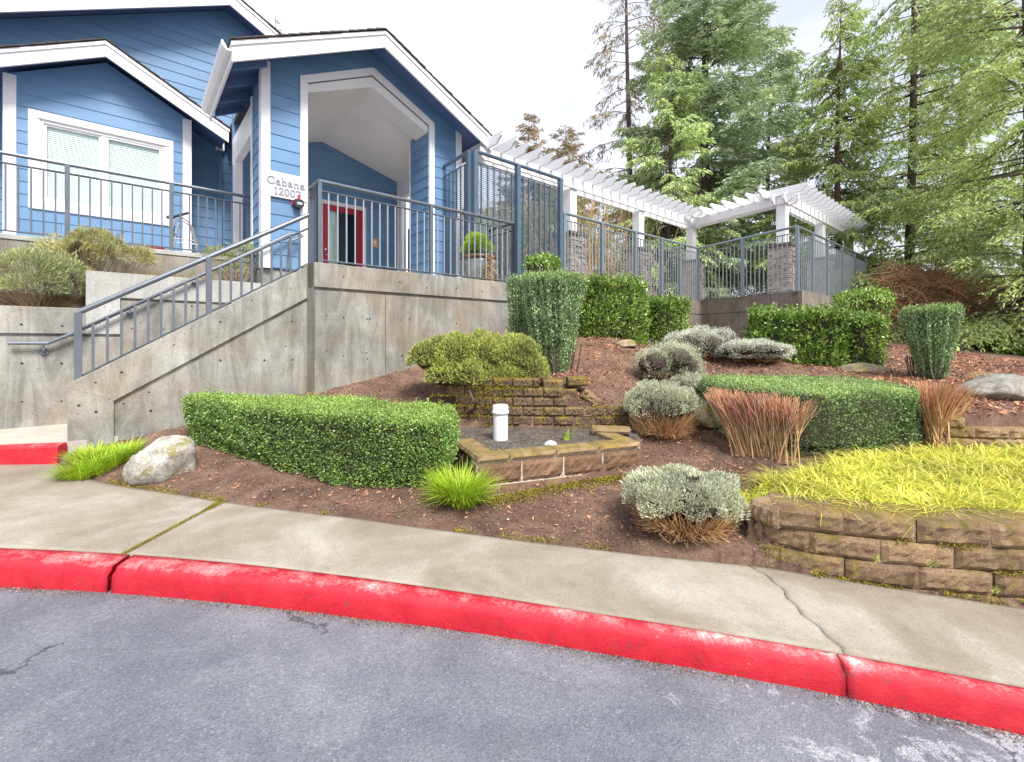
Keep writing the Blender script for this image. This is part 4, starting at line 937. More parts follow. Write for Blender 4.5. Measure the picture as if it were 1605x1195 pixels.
# ------------------------------------------------------------------ railings
_bar = {}
def bar_mesh(r, mat, nm):
    k = (r, mat, nm)
    if k not in _bar:
        m_ = MB().box(-r, r, -r, r, 0, 1); me = m_.mesh(nm); me.materials.append(M[mat]); _bar[k] = me
    return _bar[k]
def upright(nm, a, b, z0, z1, r, mat, parent, rot=math.radians(40.2)):
    o = bpy.data.objects.new(nm, bar_mesh(r, mat, nm)); C.objects.link(o); o.parent = parent
    o.location = Vector(W(a, b, z0))-org(parent); o.scale = (1, 1, z1-z0); o.rotation_euler = (0, 0, rot); return o
def run(parent, p, q, zt, zb, posts, mat='rail', pmat='rail', topr=.026, mid=.13, pr=.008, por=.026, sp=.118, top=True, posttop=.0, box_top=False, foot=.05):
    """p, q (a,b); zt, zb: (height at p, height at q) of the top rail axis and bottom rail"""
    P = Vector(p); Q = Vector(q); ln = (Q-P).length; lr = lambda t, z: z[0]+(z[1]-z[0])*t
    def pt(t, z): v = P+(Q-P)*t; return W(v.x, v.y, lr(t, z))
    if top:
        mb = MB(); mb.tube([pt(0, zt), pt(1, zt)], topr, 10); mb.build('top_rail', M[mat], parent, smooth=False)
    zm = (zt[0]-mid, zt[1]-mid)
    mb = MB(); mb.tube([pt(0, zm), pt(1, zm)], .014, 4); mb.build('middle_rail', M[mat], parent)
    mb = MB(); mb.tube([pt(0, zb), pt(1, zb)], .012, 4); mb.build('bottom_rail', M[mat], parent)
    ts = sorted(posts)
    for t in ts:
        v = P+(Q-P)*t; upright('post', v.x, v.y, lr(t, zb)-foot, lr(t, zt)+posttop-.005, por, mat, parent)
    ts2 = [0]+[t for t in ts if 0 < t < 1]+[1]
    for u, v in zip(ts2[:-1], ts2[1:]):
        n = max(1, round((v-u)*ln/sp)-1)
        for i in range(1, n+1):
            t = u+(v-u)*i/(n+1); w_ = P+(Q-P)*t
            upright('picket', w_.x, w_.y, lr(t, zb), lr(t, zm), pr, pmat, parent)
# terrace
b_ = 9.0; aa = [ray_b(x, 300, b_)[0] for x in (105, 268, 400)]; d = aa[1]-aa[0]
zt = ray_b(105, 258, b_)[1]; zb = ray_b(105, 374, b_)[1]; p0 = aa[0]-d*3; ln = aa[2]-p0
f1 = thing('terrace_railing', 'grey steel railing along the left terrace in front of the big window', 'railing', W(aa[1], b_, zb))
run(f1, (p0, b_), (aa[2], b_), (zt, zt), (zb+.02, zb+.02), [(a-p0)/ln for a in (p0, p0+d, p0+2*d, aa[0], aa[1], aa[2])], sp=.118, posttop=-.01, pr=.0095)
# landing
b_ = 6.275; aa = [ray_b(x, 300, b_)[0] for x in (500, 675, 803)]; zt = ray_b(500, 284, b_)[1]; zb = topz+.05
f2 = thing('landing_railing', 'grey steel railing on the tall concrete wall before the porch', 'railing', W(aa[1], b_, zb))
run(f2, (aa[0], b_), (aa[2], b_), (zt, zt), (zb, zb), [0, (aa[1]-aa[0])/(aa[2]-aa[0]), 1], pmat='railp')
run(f2, (aa[0], b_), (aa[0], b_+.40), (zt, zt), (zb, zb), [0, 1], pmat='rail', sp=.13)
run(f2, (aa[2], b_), (aa[2]-.02, b_+.68), (zt, zt), (zb, zb), [0, 1], pmat='rail')
# stair guard
b_ = 6.61; A0 = ray_b(122, 490, b_); A1 = ray_b(327, 403, b_); A2 = ray_b(483, 337, b_)
f3 = thing('stair_railing', 'grey steel stair railing sloping down to the left', 'railing', W(A1[0], b_, A1[1]-.6))
zt = (A0[1], A2[1]); zb = (ray_b(122, 592, b_)[1], ray_b(483, 413, b_)[1])
run(f3, (A0[0], b_), (A2[0], b_), zt, zb, [0.0, (A1[0]-A0[0])/(A2[0]-A0[0])], mid=.185, sp=.118, foot=.06, pr=.0125, por=.03, topr=.03)
# wall handrail with a level foot and a looped head
b_ = 7.82; pts = [ray_b(x, y, b_) for x, y in ((12, 538), (75, 538), (118, 521), (455, 367), (468, 366))]
hp = [W(a, b_, z) for a, z in pts]; hp += [W(pts[-1][0]+.05, b_-.02, pts[-1][1]-.04), W(pts[-1][0]-.15, b_-.03, pts[-1][1]-.16), W(pts[-1][0]-.19, b_-.03, pts[-1][1]-.62)]
hr = thing('handrail', 'round grey handrail fixed to the planter wall beside the stairs', 'handrail', hp[1])
mb = MB(); mb.tube(hp, .023, 10); mb.build('rail_tube', M['rail'], hr, smooth=False)
for x, y in ((68, 540), (203, 482), (305, 435), (400, 392)):
    a, z = ray_b(x, y, b_); mb = MB(); mb.tube([W(a, b_, z-.01), W(a, b_, z-.07), W(a, b_+.06, z-.09)], .011, 6)
    mb.v += []; mb.tube([W(a, b_+.06, z-.09), W(a, b_+.079, z-.09)], .04, 14); mb.build('bracket', M['rail'], hr)
# deck fence and privacy screen
ZT, ZB = H+2.82, DTOP+.03
sB = DBF; dA = 7.25
scr = thing('privacy_screen', 'tall blue grey mesh privacy screen at the near end of the pool fence', 'screen', W(6, sB, DTOP))
def screen(p, q, zt, zb, posts):
    run(scr, p, q, (zt, zt), (zb, zb), posts, mat='screenm', pmat='screenm', mid=.20, sp=.145, por=.045, topr=.035, pr=.011)
    P, Q = Vector(p), Vector(q); d = (Q-P).normalized(); n_ = Vector((-d.y, d.x))*.03
    mb = MB(); z = zb+.04
    while z < zt-.22:
        u, v = W(P.x+n_.x, P.y+n_.y), W(Q.x+n_.x, Q.y+n_.y)
        mb.add([(u[0], u[1], z), (v[0], v[1], z), (v[0], v[1], z+.013), (u[0], u[1], z+.013)], [(0, 1, 2, 3)]); z += .036
    ln = (Q-P).length; k = int(ln/.036)
    for i in range(k):
        a = P+(Q-P)*(i/k)+n_*1.02; c_ = a+d*.007; u, v = W(a.x, a.y), W(c_.x, c_.y)
        mb.add([(u[0], u[1], zb+.04), (v[0], v[1], zb+.04), (v[0], v[1], zt-.22), (u[0], u[1], zt-.22)], [(0, 1, 2, 3)])
    mb.build('mesh_panel', M['screenm'], scr, 'stuff')
zts = ray_b(742, 236, sB)[1]; mid_t = (ray_b(812, 300, sB)[0]-4.93)/(dA-4.93)
screen((4.93, sB), (dA-.04, sB), zts, ZB+.0, [0, mid_t, 1])
screen((4.86, sB+.1), (4.92, sB+1.55), zts, ZB+.0, [0, 1])
df = thing('pool_fence', 'long grey steel picket fence round the pool deck', 'fence', W(12, 5, DTOP))
q1 = (aD1, DBF); q2 = (aD2, DBR); q3 = (aD3-.6, DBR)
run(df, (dA+.02, sB), q1, (ZT, ZT), (ZB, ZB), [.01, .23, .455, .66, .82, 1], sp=.125, mid=.15, mat='deckrail', pmat='railp', por=.034, topr=.032, pr=.010)
run(df, q1, q2, (ZT, ZT), (ZB, ZB), [.5, 1], sp=.125, mid=.15, mat='deckrail', pmat='railp', por=.036, topr=.032, pr=.010)
run(df, q2, q3, (ZT, ZT), (ZB, ZB), [.17, .36, .57, .79, 1], sp=.135, mid=.15, mat='deckrail', pmat='railp', por=.034, topr=.032, pr=.010)

# ------------------------------------------------------------------ pergola on stone pillars
PZb = H+3.70; bwz = .25
pg = thing('pergola', 'white timber pergola with notched rafters above the pool deck', 'pergola', W(12, 6, DTOP))
pposts = []
for px, b in ((893, 7.6), (1000, 7.6), (1083, 7.6)): pposts.append((ray_b(px, 300, b)[0], b))
for px, b in ((1226, 4.7), (1285, 4.7), (1330, 4.7)): pposts.append((ray_b(px, 300, b)[0], b))
cA, cB_ = pposts[2][0], pposts[3][0]
PT = H+2.62
for a, b in pposts:
    o = MB(); o.abox(a-.12, a+.12, b-.12, b+.12, PT, PZb+.01); o.build('post', M['white'], pg, bev=.008)
def beam(p, q, z, h, t, name='beam'):
    P, Q = Vector(p), Vector(q); d = (Q-P).normalized(); n_ = Vector((-d.y, d.x))*t/2; mb = MB()
    prof = [(0, z+.09), (.10, z), ((Q-P).length-.10, z), ((Q-P).length, z+.09), ((Q-P).length, z+h), (0, z+h)]
    A_ = [P+d*s-n_ for s, _ in prof]; 
    poly = [W(v.x, v.y, zz) for v, (_, zz) in zip(A_, prof)]; e = W(n_.x*2, n_.y*2); mb.prism(poly, e); mb.build(name, M['white'], pg, bev=.004)
for o in (-.14, .14):
    beam((5.45, 7.6+o), (cA+.35, 7.6+o), PZb-.0, bwz, .05)
    beam((cB_-.35, 4.7+o), (pposts[5][0]+.5, 4.7+o), PZb+.001, bwz, .05)
dq = (Vector((cB_, 4.7))-Vector((cA, 7.6))).normalized()
for o in (-.14, .14):
    n_ = Vector((-dq.y, dq.x))*o; s0 = Vector((cA, 7.6))-dq*.35+n_; s1 = Vector((cB_, 4.7))+dq*.35+n_
    beam((s0.x, s0.y), (s1.x, s1.y), PZb+.002, bwz, .05)
_raf = {}
def rafter(x, y, z, ang, L):
    k = round(L, 2)
    if k not in _raf:
        prof = [(-L/2, .12), (-L/2+.02, .17), (-L/2, .20), (L/2, .20), (L/2-.02, .17), (L/2, .12), (L/2-.10, .075), (L/2-.16, .0), (-L/2+.16, 0), (-L/2+.10, .075)]
        mb = MB(); mb.prism([(s, -.021, h) for s, h in prof], (0, .042, 0)); me = mb.mesh('rafter'); 
        import bmesh
        bm = bmesh.new(); bm.from_mesh(me); bmesh.ops.recalc_face_normals(bm, faces=bm.faces); bm.to_mesh(me); bm.free()
        me.materials.append(M['white']); _raf[k] = me
    o = bpy.data.objects.new('rafter', _raf[k]); C.objects.link(o); o.parent = pg; o.location = Vector((x, y, z))-org(pg); o.rotation_euler = (0, 0, ang)
angB = math.radians(40.2+90)
a = 5.6
while a < cA+.2:
    p = W(a, 7.6); rafter(p[0], p[1], PZb+bwz-.03, angB, 1.35); a += .37
a = cB_-.2
while a < pposts[5][0]+.5:
    p = W(a, 4.7); rafter(p[0], p[1], PZb+bwz-.03, angB, 1.35); a += .37
ln = (Vector((cB_, 4.7))-Vector((cA, 7.6))).length; k = int((ln-.7)/.37); dqw = Vector(W(dq.x, dq.y)); aq = math.atan2(dqw.y, dqw.x)+math.pi/2
for i in range(k+1):
    v = Vector((cA, 7.6))+dq*(.45+.37*i); p = W(v.x, v.y); rafter(p[0], p[1], PZb+bwz-.028, aq, 1.35)
# pillars
def pillar_meshes():
    s = .27; core = MB().box(-s, s, -s, s, 0, 1.40).mesh('pillar_core'); core.materials.append(M['stonecap'])
    cap = MB().box(-s-.05, s+.05, -s-.05, s+.05, 1.40, 1.475).mesh('pillar_cap'); cap.materials.append(M['stonecap'])
    mb = MB(); z = .0
    while z < 1.385:
        h = min(random.choice((.055, .07, .085)), 1.395-z)
        for side in range(4):
            x = -s
            while x < s-.02:
                l = random.uniform(.09, .22); x1 = min(s, x+l)
                if s-x1 < .05: x1 = s
                d = random.uniform(.006, .035); g = .004; ex0 = d if x == -s else 0; ex1 = d if x1 == s else 0
                x0b, x1b, y0b, y1b = x+g-ex0*0, x1-g, -s-d, -s+.01
                pts = [(x0b, y0b), (x1b, y0b), (x1b, y1b), (x0b, y1b)]
                c_, s_ = [(1, 0), (0, 1), (-1, 0), (0, -1)][side]
                pts = [(px*c_-py*s_, px*s_+py*c_) for px, py in pts]
                mb.hexa([(px, py, z+g) for px, py in pts]+[(px, py, z+h-g) for px, py in pts]); x = x1
        z += h
    st_ = mb.mesh('stone_veneer'); st_.materials.append(M['stone']); return core, cap, st_
pm = pillar_meshes()
plabs = ['stone veneer pillar nearest the privacy screen, under the first pergola post', 'stone veneer pillar midway along the fence above the tall laurel hedge', 'stone veneer pillar at the inner corner where the deck fence turns',
         'stone veneer pillar at the projecting right corner of the pool deck', 'stone veneer pillar behind the right fence, first past the projecting corner', 'stone veneer pillar farthest right at the end of the pergola']
for (a, b), lab in zip(pposts, plabs):
    z0 = PT-1.475; r = thing('stone_pillar', lab, 'pillar', W(a, b, z0), 'stone pillars carrying the pergola')
    r.rotation_euler = (0, 0, math.radians(40.2))
    for nm, me in zip(('core', 'cap', 'stone_veneer'), pm):
        o = bpy.data.objects.new(nm, me); C.objects.link(o); o.parent = r
        if nm == 'stone_veneer': o['kind'] = 'stuff'

# ------------------------------------------------------------------ split-face block walls
def block_mesh(w, h, d, seed, mat, rough=.009, nx_=13, nz_=6):
    r = np.random.default_rng(seed); X = np.linspace(-w/2, w/2, nx_); Z = np.linspace(0, h, nz_); V = []; Fs = []
    for z in Z:
        for x in X:
            e = min(x+w/2, w/2-x, z, h-z); y = -abs(r.normal())*rough-.004 if e > 1e-6 else .008+r.uniform(0, .006)
            V.append((x+(r.normal()*.002 if e > 1e-6 else 0), y, z))
    for i in range(nz_-1):
        for j in range(nx_-1): a_ = i*nx_+j; Fs.append((a_, a_+1, a_+nx_+1, a_+nx_))
    k = len(V); V += [(-w/2, d, 0), (w/2, d, 0), (w/2, d, h), (-w/2, d, h)]
    tl, tr = (nz_-1)*nx_, nz_*nx_-1
    Fs += [tuple(range(tl, tr+1))+(k+2, k+3), tuple(range(nx_-1, -1, -1))+(k, k+1), tuple(i*nx_ for i in range(nz_))+(k+3, k), tuple(i*nx_+nx_-1 for i in range(nz_-1, -1, -1))+(k+1, k+2), (k+1, k, k+3, k+2)]
    me = bpy.data.meshes.new('block'); me.from_pydata(V, [], Fs); me.materials.append(M[mat]); me.update(); return me
def put(me, parent, loc, rz, name='block', sx=1, tilt=(0, 0)):
    o = bpy.data.objects.new(name, me); C.objects.link(o); o.parent = parent; o.location = Vector(loc)-org(parent); o.rotation_euler = (tilt[0], tilt[1], rz); o.scale = (sx, 1, 1); return o
def curve_wall(parent, pts, z0, h, ncourse, w, mats, tops, setback=.012, off=.5, d=.22, xr=None):
    """blocks laid along a plan polyline; tops = mesh list for the uppermost course"""
    P = [Vector(p) for p in pts]; seg = [(q-p).length for p, q in zip(P[:-1], P[1:])]; tot = sum(seg)
    def pos(s):
        for i, l_ in enumerate(seg):
            if s <= l_ or i == len(seg)-1: t = s/l_; return P[i]+(P[i+1]-P[i])*t, (P[i+1]-P[i]).normalized()
            s -= l_
    for c_ in range(ncourse):
        lo, hi = (0, tot) if xr is None else xr[c_]
        s = lo+(off*w if c_ % 2 else 0)
        if c_ % 2 and off: 
            p, d_ = pos(lo+off*w/2); n_ = Vector((-d_.y, d_.x))
            q = p+n_*setback*c_; put(random.choice(mats), parent, (q.x, q.y, z0+c_*h), math.atan2(d_.y, d_.x), sx=off*.985)
        while s < hi-.03:
            l_ = min(w, hi-s)
            p, _ = pos(s+.001); q, _ = pos(s+l_-.001); d_ = (q-p).normalized(); m_ = (p+q)/2; n_ = Vector((-d_.y, d_.x)); m_ = m_+n_*(setback*c_+random.uniform(-.006, .006))
            put(random.choice(tops if c_ == ncourse-1 else mats), parent, (m_.x, m_.y, z0+c_*h+random.uniform(0, .002)), math.atan2(d_.y, d_.x)+random.uniform(-.012, .012), sx=(q-p).length/w*.985)
            s += l_
bA = [block_mesh(.385, .134, .24, i, 'block') for i in range(6)]
bT = [block_mesh(.385, .136, .30, 20+i, 'block') for i in range(5)]
w1 = thing('retaining_wall', 'curved tan block retaining wall beside the pavement, holding the yellow sedge', 'wall', (2.4, 2.8, 0))
front = [(1.60, 3.10), (1.66, 2.975), (1.93, 2.86), (2.20, 2.76), (2.50, 2.695), (2.78, 2.64), (2.95, 2.615), (3.5, 2.56), (4.6, 2.50)]
curve_wall(w1, front, -.078, .137, 4, .385, bA, bT, setback=.010)
# small plants rooted in its joints
for px, py, dd in ((1158, 1029, 0), (1385, 880, 0)): pass
w3 = thing('retaining_wall', 'low tan block wall at the right edge, behind the yellow sedge', 'wall', (5, 4.5, .4))
b3 = [block_mesh(.31, .104, .2, 40+i, 'block') for i in range(4)]
curve_wall(w3, [(4.20, 4.62), (4.62, 4.52), (5.2, 4.46), (6.8, 4.40)], .255, .105, 4, .31, b3, b3, setback=.012)
put(b3[1], w3, (4.40, 4.60, .675), math.atan2(-.1, .42), sx=1.05)
# dry-stacked mossy wall behind the planter
w2 = thing('dry_stacked_wall', 'old mossy dry-stacked block wall behind the white pipe', 'wall', (.4, 5.4, .4))
b2 = [block_mesh(.245, .108, .18, 60+i, 'block_moss') for i in range(6)]; b2p = [block_mesh(.245, .108, .18, 70+i, 'block') for i in range(3)]
def xD(px, D): return (px-802)/F*D
line = [(-.82, 5.62), (-.2, 5.42), (.6, 5.40), (1.05, 5.42), (1.60, 5.36)]
tot = sum((Vector(q)-Vector(p)).length for p, q in zip(line[:-1], line[1:]))
xr = [(0, 2.22), (0, tot), (0, tot-.12), (0, 1.52), (0, 1.46), (0, 1.18)]
for i, r_ in enumerate(xr):
    curve_wall(w2, line, .43+i*.113-i*0, .112, 1, .245, b2, b2, setback=0, off=0, xr=[(r_[0]+(.12 if i % 2 else 0), r_[1])])
for o in list(w2.children): pass
k = 0
for px, py, rz, tx, ty in ((866, 610, .02, .0, .0), (906, 606, .05, 0, 0), (888, 624, 0, 0, 0), (893, 638, .03, 0, 0)):
    x, y, z = at(px, py, 5.5); put(b2[k % 6], w2, (x, y, z), rz); k += 1
x, y, z = at(922, 628, 5.45); put(b2p[0], w2, (x, y, z-.02), -.1, 'fallen_block', tilt=(0, .62))
for px in (921, 960): x, y, z = at(px, 655, 5.42); put(b2p[1+(px > 930)], w2, (x, y, z), 0)
# mortared planter box in front
pl_ = thing('block_planter', 'mortared brown block planter box holding the white pipe', 'planter', (.5, 4.2, .2))
fp, fq = Vector((-.30, 3.91)), Vector((1.28, 4.51)); dd = (fq-fp).normalized(); ang = math.atan2(dd.y, dd.x); nn = Vector((-dd.y, dd.x)); LW = (fq-fp).length
bp = [block_mesh(.40, .183, .2, 80+i, 'block_pale', rough=.009) for i in range(5)]; bc = [block_mesh(.46, .058, .20, 90+i, 'cap', rough=.003, nz_=3) for i in range(4)]
ztop = .55
def plan_row(z, w_, first, meshes, nm, inset=0, gapx=.012, z2=0):
    s = 0; l_ = first; i = 0
    while s < LW-.02:
        l2 = min(l_, LW-s); m_ = fp+dd*(s+l2/2)+nn*inset; wid = .40 if nm == 'block' else .46
        put(meshes[i % len(meshes)], pl_, (m_.x, m_.y, z), ang, nm, sx=(l2-gapx)/wid); s += l2; l_ = w_; i += 1
plan_row(ztop-.058, .46, .30, bc, 'cap_block', inset=-.012, gapx=.006)
plan_row(ztop-.253, .42, .42, bp, 'block'); plan_row(ztop-.448, .42, .21, bp, 'block', inset=-.01)
mb = MB(); q0, q1 = fp+nn*.012, fq+nn*.012; q2, q3 = fq+nn*.19, fp+nn*.19
mb.hexa([(v.x, v.y, ztop-.46) for v in (q0, q1, q2, q3)]+[(v.x, v.y, ztop-.056) for v in (q0, q1, q2, q3)]); mb.build('mortar', M['mortar'], pl_)
# its mossy left side and the short right return
ls, le = fp+nn*.02, Vector((-.60, 4.62)); dl_ = (ls-le).normalized(); al_ = math.atan2(dl_.y, dl_.x); lm = (ls+le)/2
bm_ = [block_mesh(.40, .183, .18, 110+i, 'block_moss') for i in range(3)]; cm_ = block_mesh(.46, .058, .2, 115, 'cap', rough=.003, nz_=3)
for j, z in enumerate((ztop-.448, ztop-.253)):
    for t in (.26, .76): v = le+(ls-le)*t; put(bm_[j], pl_, (v.x, v.y, z), al_, sx=(ls-le).length*.49/.40)
for t in (.26, .76): v = le+(ls-le)*t; put(cm_, pl_, (v.x, v.y, ztop-.057), al_, 'cap_block', sx=(ls-le).length*.48/.46)
rs = fq+nn*.0; re_ = fq+nn*.62+dd*.03; dr_ = (re_-rs).normalized(); ar = math.atan2(dr_.y, dr_.x)
for j, z in enumerate((ztop-.448, ztop-.253)): v = rs+(re_-rs)*.5; put(bp[j], pl_, (v.x, v.y, z), ar, sx=(re_-rs).length/.40)
v = rs+(re_-rs)*.5; put(cm_, pl_, (v.x, v.y, ztop-.056), ar, 'cap_block', sx=(re_-rs).length/.46)
x, y, z = at(958, 694, 4.95); put(bc[1], pl_, (x, y, .535), -.15, 'cap_block', sx=.9)
mb = MB(); mb.add([(-.27, 4.0, .505), (1.27, 4.6, .505), (1.5, 5.4, .51), (-.6, 5.5, .52), (-.55, 4.6, .51)], [(0, 1, 2, 3, 4)]); mb.build('planter_soil', M['gravelsoil'], None, 'structure')
# gravel in the planter
n = 2200; x = rng.uniform(-.6, 1.5, n); y = rng.uniform(4.05, 5.4, n); k = inpoly(x, y, PLANT); x, y = x[k], y[k]; n = len(x)
leaves('planter_gravel', leafV(np.stack([x, y, np.full(n, .512)], 1), rnd3(n)*[1, 1, .6]+[0, 0, .2], rng.uniform(.008, .028, n), rng.uniform(.006, .018, n)), M['pebble'], None, 'stuff')
# pipe
x, y, z = at(784, 690, 4.80); zt_ = at(784, 634, 4.80)[2]
pp = thing('standpipe', 'white plastic pipe with a screw cap standing in the planter', 'pipe', (x, y, .5))
mb = MB(); mb.lathe((x, y, .44), [(.079, 0), (.079, zt_-.44-.085), (.0, zt_-.44-.085)], 28); mb.build('pipe', M['pvc'], pp, smooth=False)
mb = MB(); mb.lathe((x, y, zt_-.10), [(.084, -.0), (.088, .0), (.090, .018), (.088, .03), (.083, .032), (.083, .075), (.078, .092), (.06, .097), (0, .098)], 28); mb.build('cap', M['pvc'], pp, smooth=True)

# ------------------------------------------------------------------ boulders and rocks
def boulder(name, label, c, r, seed, mat, sub=4, amp=.16, flat=.35, rz=0, group=None, parent=None):
    import bmesh
    bm = bmesh.new(); bmesh.ops.create_icosphere(bm, subdivisions=sub, radius=1); V = np.array([v.co[:] for v in bm.verts]); r_ = np.random.default_rng(seed)
    for i in range(13):       # cut facets
        d_ = unit(r_.normal(size=3)); lim = r_.uniform(.62, .92); ex = np.maximum(V@d_-lim, 0); V = V-d_[None]*ex[:, None]*.9
    V = V*(1+amp*vnoise(V, 1.7, seed)[:, None]+.05*vnoise(V, 5, seed+1)[:, None]+.028*vnoise(V, 13, seed+2)[:, None]+.012*vnoise(V, 31, seed+3)[:, None])
    V = V*np.array(r); V[:, 2] = np.maximum(V[:, 2], -r[2]*flat)
    ca_, sa_ = math.cos(rz), math.sin(rz); V = np.stack([V[:, 0]*ca_-V[:, 1]*sa_, V[:, 0]*sa_+V[:, 1]*ca_, V[:, 2]+r[2]*flat], 1)
    for v, q in zip(bm.verts, V): v.co = q
    me = bpy.data.meshes.new(name); bm.to_mesh(me); bm.free(); o = link(name, me, M[mat], parent, None, True); o.location = c
    if label: setp(o, label, 'rock', group)
    return o
g_ = at(223, 762, 3.95)
boulder('boulder', 'pale mossy boulder beside the sidewalk, left of the long hedge', (g_[0], g_[1]+.22, hz(g_[0], g_[1]+.2)-.04), (.285, .25, .285), 6, 'boulder', amp=.14, flat=.5)
x, y, z = at(1580, 628, 5.0); boulder('boulder', 'large grey flat boulder at the right edge of the slope', (x+.12, y+.2, z-.03), (.50, .36, .21), 21, 'boulder_grey', amp=.1, flat=.5, rz=-.3)
x, y, z = at(1345, 588, 6.6); boulder('boulder', 'tan moss-topped rock behind the clipped hedge on the right', (x, y, z), (.42, .3, .14), 31, 'rock_tan', amp=.1)
x, y, z = at(1108, 650, 5.35); boulder('boulder', 'tan mossy rock between the silver shrubs and the clipped hedge', (x, y, z-.12), (.2, .2, .22), 33, 'rock_tan')
x, y, z = at(862, 690, 4.55); boulder('white_rock', 'small white rock in the planter gravel', (x, y, .50), (.075, .05, .045), 35, 'whiterock', 2)
for i, (px, py, D, s) in enumerate(((1008, 612-60, 8.2, .10), (960, 535, 8.0, .16))):
    pass
x, y, z = at(983, 531, 7.75); boulder('flat_rock', 'flat tan rock under the tall laurel hedge', (x, y, hz(x, y)), (.22, .14, .09), 37, 'rock_tan', 3)
# white pebbles and stones on the slopes
for i in range(30):
    x = random.uniform(-2.6, 6.5); y = random.uniform(edgeY(x)+.06, 9); s = random.uniform(.008, .022)*(1+y*.10)
    if inpoly(np.array([x]), np.array([y]), TERR)[0] or inpoly(np.array([x]), np.array([y]), PLANT)[0]: continue
    a, b = CT*x+ST*y, -ST*x+CT*y
    if b > 6 and a < 5.4: continue
    o = boulder('pebble', 'small pale stone lying on the bark mulch', (x, y, hz(x, y)+.004), (s, s*.8, s*.6), 100+i, 'whiterock' if i % 3 else 'boulder', 1, group='pale stones scattered on the mulch')
